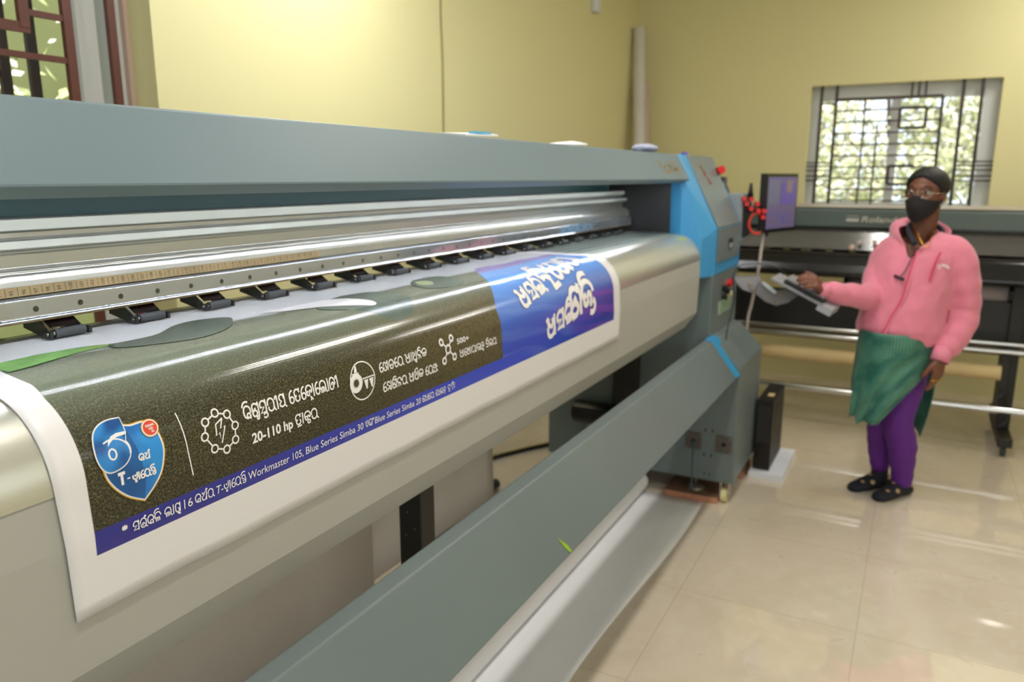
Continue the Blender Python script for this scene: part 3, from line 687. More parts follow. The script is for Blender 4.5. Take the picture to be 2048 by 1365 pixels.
odia('a,e,tha,aa,ra,aa,i_v,ja,u, ,dda,ishort,la,ra', 1.345, .189, .160, .0150, 'printed_text', wd=.145)
# footer line
def foot_o(g, a, b_): odia(g, a, .2485, b_ - a, .0125, 'printed_text', wd=.12)
def foot_l(t, a, b_, sh=0): latin(t, a, .2485, b_ - a, .0125, 'printed_text', shear=sh)
foot_o('star', .550, .559); foot_o('sa,rt,ba,lla,i', .565, .606); foot_o('la,aa,ga,u', .611, .637); foot_o('danda', .6405, .6445)
foot_l('6', .6475, .655); foot_o('ba,rsha,ra', .659, .691); foot_l('T-', .695, .707, .15); foot_o('wa,aa,e,ra,nta,i', .708, .750)
foot_l('Workmaster 105,', .753, .867); foot_l('Blue Series Simba 30', .873, 1.017); foot_o('e_v,ba,ng', 1.022, 1.047)
foot_l('Blue Series Simba 20', 1.050, 1.194); foot_o('uv,pa,e,ra', 1.199, 1.240); foot_o('uv,pa,la,bdha', 1.246, 1.284); foot_o('nu,hn,danda', 1.291, 1.320)
# headline
M_hsh = mat('headline_outline_ink', '#27358f', .3, vary=0)
def head(g, u0, s0, w_, h, wd, rise):
    for k, (mm, ww, of) in enumerate(((M_hsh, wd * 1.25, .0010), (M_wink, wd, .0014))):
        odia(g, u0, s0, w_, h, 'headline_outline' if k == 0 else 'headline_text', mm, ww, of, 0, rise)
head('a,sa,la,i', 1.772, .230, .180, .050, .225, .15); head('sha,kti,i', 1.925, .203, .190, .080, .21, .10)
head('a,sa,la,i', 1.655, .132, .170, .048, .225, .17); head('hi,i,e,ra,aa,ra,aa', 1.828, .104, .36, .078, .21, .20)
# icons
def ring_bm(cx, cy, r, wd, n=28, bm=None, rx=1, ry=1):
    bm = bm or bmesh.new()
    stroke_bm(bm, [(r * rx * math.cos(2 * PI * i / n), r * ry * math.sin(2 * PI * i / n)) for i in range(n + 1)], wd, cx, cy, 1, 1); return bm
bm = bmesh.new(); mol = [(.711, .136), (.730, .143), (.740, .162), (.738, .182), (.721, .191), (.701, .184), (.687, .163), (.692, .144)]
cx, cs = .714, .163
for i, (a, c) in enumerate(mol):
    ring_bm(a - cx, cs - c, .0055, .0024, 18, bm)
    a2, c2 = mol[(i + 1) % 8]; d = Vector((a2 - a, c2 - c)); L_ = d.length; d /= L_
    stroke_bm(bm, [(a + d.x * .006 - cx, cs - c - d.y * .006), (a2 - d.x * .006 - cx, cs - c2 + d.y * .006)], .0023, 0, 0, 1, 1)
bl = [(.7195, .146), (.7075, .1515), (.7065, .167), (.712, .164), (.7145, .180), (.7225, .157), (.7145, .159), (.7195, .146)]
stroke_bm(bm, [(a - cx, cs - c) for a, c in bl], .0024, 0, 0, 1, 1)
place(bm, cx, cs, 'power_ring_icon', M_wink)
bm = bmesh.new(); cx, cs = 1.026, .164
ring_bm(0, 0, .033, .0022, 48, bm); ring_bm(-.018, -.001, .0125, .0085, 36, bm); ring_bm(-.018, -.001, .0072, .0008, 30, bm)
stroke_bm(bm, [(0, .003), (.031, .003)], .0022, 0, 0, 1, 1)
for (xa, xb) in ((.003, .014), (.017, .029)):
    poly(bm, [(xa, 0, 0), (xb, 0, 0), ((xa + xb) / 2 + .003, -.0165, 0), ((xa + xb) / 2, -.0165, 0)])
poly(bm, [(-.020, .017, 0), (-.012, .017, 0), (-.012, .029, 0), (-.016, .027, 0)]); stroke_bm(bm, [(-.026, .016), (-.009, .015)], .002, 0, 0, 1, 1)
place(bm, cx, cs, 'tractor_wheel_icon', M_wink)
bm = bmesh.new(); cx, cs = 1.302, .163
ring_bm(0, 0, .0085, .0042, 26, bm)
for a, c in ((1.281, .145), (1.319, .143), (1.286, .184), (1.325, .183)):
    p = Vector((a - cx, cs - c)); d = p.normalized(); ring_bm(p.x, p.y, .0062, .0042, 22, bm); q = p - d * .007; stroke_bm(bm, [(d.x * .0095, d.y * .0095), (q.x, q.y)], .0034, 0, 0, 1, 1)
place(bm, cx, cs, 'network_icon', M_wink)
bm = bmesh.new(); stroke_bm(bm, [(0, 0), (.004, -.044), (.008, -.088)], .0017, 0, 0, 1, 1); place(bm, .653, .120, 'divider_line', M_wink)
# shield emblem
def fill(pts, u0, s0, name, m, off):
    bm = bmesh.new(); f = poly(bm, [(a - u0, s0 - c, 0) for a, c in pts]); bmesh.ops.triangulate(bm, faces=[f]); return place(bm, u0, s0, name, m, off, .004)
def spl(pts, k=5):
    q = smooth_path([(a, c, 0) for a, c in pts + [pts[0]]], k); return [(v.x, v.y) for v in q[:-1]]
def arcp(pts, k=6): return [(v.x, v.y) for v in smooth_path([(a, c, 0) for a, c in pts], k)]
top_ = [(.574, .1135), (.587, .1185), (.602, .1185), (.614, .1215)]; rt_ = [(.614, .1215), (.6195, .141), (.621, .160), (.615, .183), (.603, .199), (.586, .213)]
lf_ = [(.586, .213), (.565, .200), (.549, .182), (.541, .163), (.542, .140), (.574, .1135)]
sh = arcp(top_) + arcp(rt_)[1:] + arcp(lf_)[1:-1]
def grow(pts, d):
    cx_, cy_ = sum(p[0] for p in pts) / len(pts), sum(p[1] for p in pts) / len(pts); o_ = []
    for a, c in pts:
        v = Vector((a - cx_, c - cy_)); v = v * (1 + d / v.length); o_.append((cx_ + v.x, cy_ + v.y))
    return o_
M_gold = mat('golden_outline_ink', '#d9a437', .3, vary=.1, scale=30)
def grad(n, c0, c1, ang_scale=9):
    m = mat(n, c0, .25, vary=0); E.nt = m.node_tree; t = m.node_tree.nodes.new('ShaderNodeTexCoord'); nn = noise(E(t.outputs['Object']), ang_scale, 1)
    m.node_tree.links.new(mixc(nn.step(.35, .65), c0, c1).s, m.node_tree.nodes['Principled BSDF'].inputs['Base Color']); return m
M_sb = grad('shield_blue_ink', '#1f5fae', '#2f8fda', 22); M_sb2 = grad('shield_dark_blue_ink', '#194f8c', '#1d62a8', 22); M_6b = grad('numeral_blue_ink', '#174e92', '#3387d2', 26)
fill(grow(sh, .0032), .58, .16, 'shield_gold_edge', M_gold, .0011); fill(grow(sh, .0018), .58, .16, 'shield_white_edge', M_wink, .0013)
fill(sh, .58, .16, 'shield_field', M_sb, .0015)
fill([(.576, .1165), (.580, .122), (.587, .150), (.592, .185), (.587, .211)] + arcp(lf_)[1:-1], .58, .16, 'shield_dark_field', M_sb2, .0017)
six = arcp([(.578, .1050), (.563, .1040), (.550, .107), (.540, .115), (.5350, .128), (.5340, .145), (.5385, .158), (.547, .1645), (.558, .1640)], 4)[:-1] + arcp([(.558, .1640), (.568, .1600), (.5755, .151), (.5765, .141), (.572, .132), (.564, .1275)], 4) + [(.5775, .1245)]
fill(grow(six, .0017), .555, .14, 'numeral_six_edge', M_wink, .0020); fill(six, .555, .14, 'numeral_six', M_6b, .0023)
fill([(.5775, .1225), (.566, .1215), (.558, .1235), (.5525, .1285), (.5505, .1345), (.5550, .1305), (.561, .1270), (.566, .1262), (.5775, .1262)], .56, .12, 'numeral_six_notch', M_wink, .0025)
bm = bmesh.new(); stroke_bm(bm, [(.0205 * math.cos(R(a)), .0185 * math.sin(R(a))) for a in range(118, -20, -12)], .0018, 0, 0, 1, 1); place(bm, .556, .1455, 'numeral_six_bowl', M_wink, .0025)
bm = bmesh.new(); ring_bm(0, 0, .0052, .0022, 24, bm, .9, 1.2); place(bm, .5535, .1445, 'numeral_six_counter', M_wink, .0026)
def disc(u0, s0, r, name, m, off): return fill([(u0 + r * math.cos(2 * PI * i / 28), s0 + r * .95 * math.sin(2 * PI * i / 28)) for i in range(28)], u0, s0, name, m, off)
disc(.6105, .128, .0122, 'badge_gold_edge', M_gold, .0026); disc(.6105, .128, .0112, 'badge_white_edge', M_wink, .0028); disc(.6105, .128, .0098, 'badge_field', mat('badge_red_ink', '#d8492f', .3, vary=0), .0030)
odia('ra,ba,ra,ka,sa', .6045, .1262, .0125, .0026, 'badge_text', wd=.2, off=.0033); odia('pa,ra,ta', .608, .1302, .006, .0026, 'badge_text', wd=.2, off=.0033); odia('sa,ra', .6105, .1342, .004, .0026, 'badge_text', wd=.2, off=.0033)
odia('ba,rsha', .5855, .1635, .0165, .0085, 'shield_text', wd=.2, off=.0022); odia('wa,aa,e,ra,nta,i', .5735, .1855, .034, .0095, 'shield_text', wd=.2, off=.0022)
bm = bmesh.new(); poly(bm, [(0, 0, 0), (.0035, 0, 0), (.0035, .0125, 0), (.0065, .0125, 0), (.0065, .0165, 0), (-.003, .0165, 0), (-.003, .0125, 0), (0, .0125, 0)]); poly(bm, [(.0085, .005, 0), (.0125, .005, 0), (.0125, .0066, 0), (.0085, .0066, 0)])
place(bm, .558, .1850, 'shield_text', M_wink, .0022)
# printed pale shapes on the soil
M_blob = mat('printed_grey_green', '#58655a', .22, vary=.1, scale=30)
fill(spl([(.713, -.112), (.737, -.108), (.795, -.112), (.859, -.150), (.911, -.158), (.957, -.132), (.93, -.09), (.879, -.050), (.813, -.030), (.766, -.042), (.723, -.063), (.701, -.09)]), .8, -.07, 'printed_shape', M_blob, .0011)
fill(spl([(1.245, -.118), (1.324, -.098), (1.330, -.031), (1.300, .023), (1.262, .055), (1.235, .072), (1.191, .076), (1.165, .064), (1.150, .045), (1.120, .004), (1.10, -.05), (1.15, -.09)]), 1.24, 0, 'printed_shape', M_blob, .0011)
fill(spl([(1.525, -.130), (1.604, -.125), (1.620, -.06), (1.547, -.003), (1.479, .012), (1.430, -.02), (1.46, -.09)]), 1.52, -.05, 'printed_shape', M_blob, .0011)
fill(spl([(1.02, -.112), (1.10, -.112), (1.17, -.112), (1.222, -.085), (1.228, -.03), (1.205, .006), (1.18, .012), (1.16, -.02), (1.12, -.060), (1.05, -.085)]), 1.17, -.03, 'printed_shape', M_white, .0014)
fill(spl([(1.50, -.108), (1.53, -.098), (1.515, -.066), (1.480, -.046), (1.464, -.069)]), 1.5, -.07, 'printed_shape', mat('printed_pale_green', '#b9c49a', .25), .0014)
fill([(.55, -.128), (.58, -.134), (.615, -.137), (.662, -.132), (.700, -.122), (.715, -.106), (.690, -.098), (.658, -.098), (.620, -.088), (.575, -.075), (.545, -.070)], .6, -.09, 'printed_grass_shape', mat('printed_green', '#74a858', .3, vary=.2, scale=60), .0012)
fill([(.67, -.112), (.715, -.116), (.715, -.113), (.67, -.108)], .7, -.07, 'printed_line', mat('printed_orange', '#c08a5a', .3), .0014)

# ------------------------------------------------------------------ vinyl sheets, boards and small things around the printer
sheet = bmesh.new()
rows = [(1.66, .035), (1.665, .20), (1.672, .5), (1.66, .80), (1.60, 1.0), (1.45, 1.03)]
for xa, xb, dy in ((1.20, 2.965, 0),):
    pr_ = [[sheet.verts.new((x, y + .006 * math.sin(x * 4), z)) for x in [xa + (xb - xa) * i / 24 for i in range(25)]] for y, z in rows]
    for j_ in range(len(rows) - 1):
        for i in range(24): sheet.faces.new((pr_[j_][i], pr_[j_][i + 1], pr_[j_ + 1][i + 1], pr_[j_ + 1][i])).smooth = True
sh_ = obj('hanging_vinyl_sheet', sheet, mat('greyish_vinyl', '#f2ecec', .5, vary=.02)); sh_.modifiers.new('t', 'SOLIDIFY').thickness = .001
tag(sh_, 'white vinyl sheet hanging behind the black column under the printer', 'vinyl sheet')
sheet = bmesh.new(); pr_ = [[sheet.verts.new((x, 1.60 + .004 * math.sin(x * 5), z)) for x in (.2, .7, 1.2, 1.7, 1.985)] for z in (.035, .5, .95)]
for j_ in range(2):
    for i in range(4): sheet.faces.new((pr_[j_][i], pr_[j_][i + 1], pr_[j_ + 1][i + 1], pr_[j_ + 1][i])).smooth = True
sh_ = obj('hanging_vinyl_sheet', sheet, mat('greyish_vinyl', '#c6bfc2')); sh_.modifiers.new('t', 'SOLIDIFY').thickness = .001
tag(sh_, 'white vinyl sheet hanging left of the black column, in front of the longer sheet', 'vinyl sheet')
# roll under the take-up cover, and the sheet coming off it
bm = tube([(.4, 1.10, .052), (3.41, 1.10, .052)], .052, 36); rl = edge_smooth(obj('vinyl_roll', bm, M_white)); tag(rl, 'white vinyl roll lying on the floor beneath the slanted grey cover', 'vinyl roll')
edge_smooth(obj('cardboard_core', tube([(3.405, 1.10, .052), (3.425, 1.10, .052)], .03, 24), M_card, rl))
bm = bmesh.new(); nx, ny = 40, 14
g_ = [[bm.verts.new((.4 + 3.01 * i / nx, 1.075 - .285 * j_ / ny - (.02 * math.sin(i * .22) if j_ == ny else 0), .0035 + .003 * max(0, math.sin(j_ * .9 + i * .12)) + (.004 if j_ == 0 else 0))) for j_ in range(ny + 1)] for i in range(nx + 1)]
for i in range(nx):
    for j_ in range(ny): bm.faces.new((g_[i][j_], g_[i + 1][j_], g_[i + 1][j_ + 1], g_[i][j_ + 1])).smooth = True
fs = obj('floor_vinyl_sheet', bm, mat('thin_white_vinyl', '#f0f0f4', .38, vary=.02)); fs.modifiers.new('t', 'SOLIDIFY').thickness = .0012
tag(fs, 'thin white vinyl sheet spread flat on the tiles beside its roll', 'vinyl sheet')
def board(x0, x1, y0, y1, z, label, rot=0):
    bm = box(-(x1 - x0) / 2, (x1 - x0) / 2, -(y1 - y0) / 2, (y1 - y0) / 2, 0, z)
    bm.faces.ensure_lookup_table()
    for f in bm.faces:
        if f.normal.z > .9 or f.calc_center_median().z > z * .9: f.material_index = 1
    o = obj('wooden_board', bm, [M_wood, M_woodt], bevel=.001); o.location = ((x0 + x1) / 2, (y0 + y1) / 2, 0); o.rotation_euler.z = rot
    return tag(o, label, 'board', 'boards under the printer feet')
board(3.42, 3.62, .72, .97, .03, 'reddish board under the front levelling foot beside the caster', .02)
board(3.80, 4.02, .68, .86, .03, 'small reddish board under the printer foot nearest the black computer tower', 0)
# computer tower on a foam sheet
pad = obj('foam_sheet', box(3.84, 4.28, .49, .655, 0, .03), mat('white_foam', '#dfe1ea', .7, bump=.1)); tag(pad, 'white foam sheet on the floor under the black computer tower', 'foam sheet')
pc = thing('computer_tower', 'slim black computer tower standing on white foam beside the printer cabinet', 'computer')
obj('case', box(3.90, 4.25, .565, .645, .03, .40), M_blackm, pc, bevel=.004)
obj('front_bezel', box(3.888, 3.90, .563, .647, .03, .40), M_black_g, pc, bevel=.003)
obj('top_label', box(3.98, 4.04, .58, .61, .4, .4008), M_card, pc)
obj('side_vent', box(4.0, 4.16, .5635, .565, .22, .34), M_black, pc); obj('drive_door', box(3.885, 3.889, .575, .635, .18, .37), M_black, pc)
set_base(pc, (4.07, .625, .03))
# monitor with its arm
mo = thing('monitor', 'black flat monitor on an arm beside the blue printer cabinet, showing a print job', 'monitor')
P0_, P1_ = Vector((4.05, .702, 0)), Vector((4.38, .600, 0)); ux = (P1_ - P0_).normalized(); uy = Vector((-ux.y, ux.x, 0)); W_ = (P1_ - P0_).length
MM = Matrix(((ux.x, uy.x, 0, P0_.x), (ux.y, uy.y, 0, P0_.y), (0, 0, 1, 1.221), (0, 0, 0, 1)))
Hm = .296
obj('housing', box(0, W_, 0, .03, 0, Hm, M=MM), M_black, mo, bevel=.003)
obj('bezel', box(0, W_, -.006, 0, 0, Hm, M=MM), M_black_g, mo, bevel=.002)
def scr(n, c, s_=1.0): return mat(n, c, .3, vary=0, emis=c, estr=s_ * .6)
obj('screen', box(.016, W_ - .014, -.0075, -.006, .020, Hm - .018, M=MM), scr('screen_lilac', '#645a80', .35), mo)
bm = bmesh.new(); add_box(bm, .02, W_ * .40, -.0085, -.0075, .14, Hm - .03, M=MM); obj('screen_image', bm, scr('screen_grey', '#5f607c', .5), mo)
bm = bmesh.new()
for (a, b_, c, d) in ((.46, .95, .14, .25), (.6, .9, .16, .225)):
    add_box(bm, a * W_, b_ * W_ - .01, -.0088 - a * .0005, -.0075, c, d, M=MM)
obj('screen_image', bm, scr('screen_violet', '#564792', .55), mo)
obj('screen_image', box(.62 * W_, .80 * W_, -.0094, -.0075, .20, .262, M=MM), scr('screen_brown', '#7a6a70', .45), mo)
bm = bmesh.new()
for i in range(6): add_box(bm, .03 + i * .045, .05 + i * .045, -.0085, -.0075, .09 - (i % 2) * .012, .098 - (i % 2) * .012, M=MM)
add_box(bm, .19, .215, -.0085, -.0075, .045, .085, M=MM); add_box(bm, .02, W_ - .02, -.0085, -.0075, Hm - .030, Hm - .024, M=MM)
obj('screen_icons', bm, scr('screen_blue', '#51509a', .4), mo)
obj('rear_mount', tube([MM @ Vector((W_ / 2, .03, .15)), MM @ Vector((W_ / 2 - .02, .10, .12)), (4.12, .86, 1.32)], .016, 12), M_black, mo)
obj('stand_post', tube([MM @ Vector((W_ * .42, .035, .06)), MM @ Vector((W_ * .36, .05, -.02))], .018, 10), M_black, mo)
set_base(mo, (4.2, .65, 1.22))
# grey articulated arm with keyboard tray
def loc(a, d, z):
    ff, ll = 3.46 + d, 1.80 + a
    return Vector((ff * math.cos(YAW) + ll * math.sin(YAW), ff * math.sin(YAW) - ll * math.cos(YAW), z))
AX = Vector((math.sin(YAW), -math.cos(YAW), 0)); DX = Vector((math.cos(YAW), math.sin(YAW), 0))
km = None
def plate(pts, dvec, m, name, par):
    bm = bmesh.new(); slab(bm, pts, dvec); return obj(name, bm, m, par, bevel=.002)
M_arm = mat('grey_arm_metal', '#85848a', .45)
plate([loc(-.790, .02, 1.055), loc(-.786, .02, 1.035), loc(-.745, .02, .995), loc(-.70, .02, .98), loc(-.675, .02, 1.0), loc(-.668, .02, 1.055)], DX * .05, M_arm, 'keyboard_arm', None); km = bpy.data.objects['keyboard_arm']
plate([loc(-.675, .0, 1.035), loc(-.700, .0, .985), loc(-.640, .0, .940), loc(-.595, .0, .925), loc(-.545, .0, .940), loc(-.50, 0, .975), loc(-.56, .0, 1.000), loc(-.62, 0, .985)], DX * .035, mat('grey_arm_dark', '#67666c', .45), 'swing_link', km)
for a, z in ((-.72, 1.02), (-.71, .995), (-.585, .975), (-.60, .945)): edge_smooth(obj('rivet', cyl(loc(a, -.012, z), loc(a, .024, z), .005, 10), M_rust, km))
plate([loc(-.672, -.015, 1.025), loc(-.664, -.015, 1.038), loc(-.605, -.015, .995), loc(-.613, -.015, .980)], DX * .03, mat('pale_cover', '#aeb6bd', .4), 'link_cover', km)
ta, tb = loc(-.646, -.05, 1.062), loc(-.452, -.17, .958); tl = (tb - ta); tl_n = tl.normalized()
tw = (DX * .125 + AX * .06 + Vector((0, 0, .012))); tw = (tw - tl_n * tw.dot(tl_n)).normalized() * .15; tn = tl_n.cross(tw).normalized()
if tn.z < 0: tn = -tn
plate([ta, tb, tb + tw, ta + tw], -tn * .012, M_arm, 'tray', km)
plate([tb - tl_n * .02, tb + tl_n * .045, tb + tl_n * .05 + tw, tb + tw - tl_n * .02], -tn * .035, mat('pale_arm_end', '#9a9aa0', .4), 'tray_end', km)
km.parent = PR; km.location = -PR.location
kb = thing('keyboard', 'black keyboard with grey keys on the tilted tray under the woman\'s right hand', 'keyboard')
k0 = ta + tl_n * .055 + tw * .08 + tn * .001; kl = tl_n * (tl.length - .065); kw = tw * .84
plate([k0, k0 + kl, k0 + kl + kw, k0 + kw], tn * .018, M_black, 'keyboard_base', kb)
bm = bmesh.new()
for i in range(14):
    for j_ in range(5):
        o0 = k0 + kl * ((i + .25) / 14.4) + kw * ((j_ + .3) / 5.4) + tn * .018; slab(bm, [o0, o0 + kl * .058, o0 + kl * .058 + kw * .15, o0 + kw * .15], tn * .006)
kk = obj('keys', bm, mat('grey_keys', '#8e8d8f', .5), kb); kk['kind'] = 'stuff'
set_base(kb, tuple(k0))
cb1 = obj('monitor_cable', tube(smooth_path([(4.10, .705, 1.24), (4.09, .71, 1.14), (4.08, .714, 1.05), (4.10, .728, .96), (4.12, .745, .85), (4.12, .76, .75), (4.10, .76, .5), (4.06, .72, .36)]), .008, 8), mat('cream_cable', '#b5aba4', .5))
tag(cb1, 'cream cable hanging from the monitor past the keyboard arm', 'cable')
cb2 = obj('keyboard_cable', tube(smooth_path([k0 + kl * .02 + kw * .7 + tn * .01, k0 - tl_n * .05 + Vector((0, 0, .05)), loc(-.74, .05, 1.11), loc(-.79, .04, 1.06), loc(-.78, .04, .95), loc(-.79, .08, .7), (4.06, .72, .42)]), .0025, 6), M_black)
tag(cb2, 'thin black cable curving from the keyboard down past the cream cable', 'cable')
# red air fittings and red cord on the control box
rf = thing('red_hose_fittings', 'cluster of bright red fittings and a looped red cord beside the monitor', 'hose fittings')
random.seed(2)
for (dx, dz) in ((0, 0), (.02, .018), (.02, -.02), (.045, 0), (.05, -.028), (.075, -.03), (.072, -.055), (-.012, .02)):
    p = Vector((4.02, .79, 1.368)) + AX * dx * 1.2 + Vector((0, 0, dz * 1.2)); edge_smooth(obj('fitting', cyl(p, p - DX * .03, .0115, 12), M_red, rf))
c0 = Vector((4.02, .785, 1.27)) + AX * .06
obj('red_cord', tube([c0 + AX * .04 * math.cos(R(t)) + Vector((0, 0, .052 * math.sin(R(t)))) for t in range(60, 330, 15)], .007, 8), mat('orange_red_cord', '#c8331f', .45), rf)
set_base(rf, (4.02, .79, 1.36))
kn = obj('black_valve', tube([(4.06, .775, 1.40), (4.06, .775, 1.47)], [.016, .006], 10), M_blackm); tag(kn, 'small black valve standing between the red fittings and the monitor', 'valve')
# papers and bits on top of the printer
def paper(pts, z, m, label, name='paper_scrap', th=.004):
    bm = bmesh.new(); slab(bm, [(x, y, z + dz) for x, y, dz in pts], Vector((0, 0, th))); o = obj(name, bm, m); return tag(o, label, 'paper', 'papers left on the printer cover')
zt = 1.598
pp = paper([(1.66, 1.00, 0), (1.80, .985, .004), (1.86, 1.07, .014), (1.70, 1.10, .008)], zt, M_paper, 'white paper with a blue edge on the printer cover, nearest the camera')
obj('blue_edge', box(1.725, 1.79, 1.0, 1.03, zt + .008, zt + .014), mat('cyan_print', '#58a9cf', .5), pp)
paper([(2.28, 1.03, 0), (2.44, 1.00, .005), (2.50, 1.08, .018), (2.34, 1.12, .004)], zt, M_paper, 'crumpled white paper on the middle of the printer cover')
cl = obj('grey_cloth', bmesh.new(), M_paper); bpy.data.objects.remove(cl)
bm = bmesh.new(); bmesh.ops.create_icosphere(bm, subdivisions=3, radius=1)
for v in bm.verts:
    n_ = 1 + .2 * math.sin(v.co.x * 7) * math.cos(v.co.y * 5); v.co = Vector((3.13 + v.co.x * .085 * n_, 1.03 + v.co.y * .05, zt + .017 + v.co.z * .017 * n_))
cl = obj('cleaning_cloth', bm, mat('bluish_cloth', '#9a9fb8', .8, vary=.15, scale=30), smooth=True); tag(cl, 'crumpled bluish cloth on the printer cover beside the blue stripe', 'cloth')
cp = edge_smooth(obj('bottle_cap', cyl((3.62, 1.0, 1.597), (3.62, 1.0, 1.612), .014, 16), mat('violet_plastic', '#5b4bb0', .4))); tag(cp, 'small violet bottle cap on top of the blue printer cabinet', 'bottle cap')
# cables and pipe on the floor under the printer
for nm, dy, c, lb_ in (('black_power_cable', 0, M_black, 'black cable lying on the floor under the printer'), ('yellow_power_cable', .012, mat('yellow_cable', '#a39243', .5), 'yellow cable running beside the black cable on the floor')):
    o = obj('power_cable', tube(smooth_path([(2.95, 1.98 + dy, .012), (3.35, 1.95 + dy * 2, .012), (3.62, 1.84 + dy, .012), (3.80, 1.74 + dy, .012), (3.98, 1.70 - dy, .012)]), .011, 8), c); tag(o, lb_, 'cable')
o = edge_smooth(obj('rubber_hose', tube([(2.50, 1.71, .030), (3.10, 1.72, .030)], .026, 16), mat('hose_black', '#26282a', .5))); tag(o, 'short black rubber hose sticking out past the hanging vinyl sheet', 'hose')
# wall cable, conduit and the tubes leaning in the corner
o = obj('wall_cable', tube(smooth_path([(3.235, YW - .006, 3.08), (3.242, YW - .006, 2.5), (3.234, YW - .006, 2.25), (3.243, YW - .006, 2.0), (3.238, YW - .006, 1.5), (3.238, YW - .006, .3)], 5), .004, 6), mat('dull_olive_cable', '#8f8554', .6)); tag(o, 'thin olive cable running straight down the yellow wall', 'cable')
o = obj('conduit_end', box(5.08, 5.17, YW - .04, YW, 2.575, 3.09), M_frame, bevel=.008); tag(o, 'white conduit ending high on the yellow wall', 'conduit')
def lean(a, b_, r0, m, lb_):
    o = edge_smooth(obj('leaning_tube', tube([a, b_], [r0, r0 * .93], 20), m)); tag(o, lb_, 'tube', 'tubes leaning in the room corner')
lean((5.62, 1.84, .07), (5.93, 2.03, 2.60), .048, mat('white_tube', '#cfc9c2', .5), 'tall white tube leaning in the corner, reaching highest')
lean((5.72, 1.80, .07), (5.97, 1.99, 2.20), .040, mat('pinkish_tube', '#bfa99a', .5), 'pinkish tube leaning in the corner beside the tall white one')

# ------------------------------------------------------------------ second printer against the far wall
RL = thing('wide_format_printer', 'dark grey wide format printer with a silver logo standing under the far window', 'printer')
M_rd = mat('dark_green_grey', '#55625f', .32, vary=.02)
YA, YB = 1.25, -1.30
obj('top_cover', prism([(4.90, 1.215), (4.895, 1.312), (4.915, 1.322), (5.50, 1.325), (5.55, 1.25), (5.55, 1.20), (4.95, 1.20)], YB, YA, axis='y'), M_rd, RL, bevel=.004)
obj('cover_edge', box(4.905, 5.50, YB, YA, 1.3245, 1.329), mat('pale_edge', '#a59a8c', .5), RL)
obj('cover_lip', box(4.893, 4.90, YB, YA, 1.210, 1.216), M_black_g, RL)
obj('body', box(5.12, 5.55, YB, YA, .93, 1.20), M_blackm, RL)
obj('front_window', prism([(4.93, 1.205), (4.88, 1.085), (4.89, 1.085), (4.94, 1.205)], -.55, 1.1, axis='y'), mat('smoky_window', '#7d7b78', .12, vary=0, spec=.8, trans=.55), RL)
obj('carriage', box(5.0, 5.12, YB, YA, 1.10, 1.19), mat('inner_rail_grey', '#75706b', .3, .6), RL)
obj('platen', prism([(4.86, 1.065), (5.12, 1.085), (5.12, 1.06), (4.87, 1.05)], YB, YA, axis='y'), mat('platen_grey', '#67625e', .3, .5), RL)
random.seed(4)
for i in range(9):
    y = .80 - i * .12; obj('clamp_block', box(4.865, 4.95, y, y + random.uniform(.03, .09), 1.072, 1.080), mat('dull_olive_plastic', '#5e5a3e', .5), RL)
for (y, z, r) in ((.34, 1.12, .018), (.30, 1.15, .012), (.22, 1.155, .014), (.15, 1.125, .010)):
    b2 = bmesh.new(); bmesh.ops.create_icosphere(b2, subdivisions=2, radius=r, matrix=Matrix.Translation((4.86, y, z - .02)))
    obj('ink_cap', b2, mat('pale_pink_cap', '#cdb3a8', .3), RL, smooth=True)
obj('front_apron', prism([(4.86, 1.055), (4.82, 1.0), (4.80, .95), (4.83, .925), (5.2, .925), (5.2, 1.05)], YB, YA, axis='y'), M_black_g, RL, bevel=.01)
obj('media_roll', cyl((5.05, .36, .865), (5.05, -.47, .865), .055, 24), mat('grey_media', '#9a9296', .5), RL)
obj('roll_flange', cyl((5.05, .375, .865), (5.05, .355, .865), .07, 24), M_black_g, RL); obj('roll_flange', cyl((5.05, -.47, .865), (5.05, -.49, .865), .07, 24), M_black_g, RL)
obj('lower_panel', box(5.0, 5.03, YB, YA, .60, .82), M_black, RL)
for z, x in ((.605, 4.90), (.565, 4.88)): edge_smooth(obj('chrome_rail', cyl((x, YA, z), (x, YB, z), .014, 14), M_chrome, RL))
obj('stand_rail', box(5.1, 5.16, YB, YA, .50, .56), mat('brown_steel', '#6d5a4a', .5), RL)
for y in (-.52, 1.1):
    obj('stand_leg', box(4.98, 5.28, y - .035, y + .035, .10, .93), M_blackm, RL, bevel=.006)
    obj('stand_foot', box(4.75, 5.50, y - .035, y + .035, .06, .11), M_blackm, RL, bevel=.006)
    for x in (4.80, 5.45): edge_smooth(obj('caster', cyl((x, y - .012, .03), (x, y + .012, .03), .03, 20), M_rubber, RL))
obj('hose_bracket', box(4.9, 5.0, -.50, -.47, .30, .55), M_blackm, RL)
obj('stand_cable', tube(smooth_path([(4.86, -.50, .35), (4.84, -.44, .26), (4.86, -.47, .14), (4.88, -.53, .2), (4.88, -.5, .34)]), .005, 6), M_black, RL)
edge_smooth(obj('take_up_bar', cyl((4.84, YA, .245), (4.84, -.60, .245), .021, 18), M_chrome, RL))
tb_ = text_bm('Roland', 1, .18, .02); a0, a1, b0, b1 = bounds(tb_)
for v in tb_.verts: v.co = Vector((4.8925, .305 - (v.co.x - a0) / (a1 - a0) * .185, 1.246 + v.co.y / .73 * .034))
M_sil = mat('silver_lettering', '#b9b6ae', .35, .5)
lg = obj('logo', tb_, M_sil, RL); bm = bmesh.new()
for z in (1.247, 1.262, 1.277): add_box(bm, 4.892, 4.8945, .318, .385, z, z + .0035)
add_box(bm, 4.892, 4.8945, .318, .385, 1.250, 1.262); obj('logo_mark', bm, M_sil, RL)
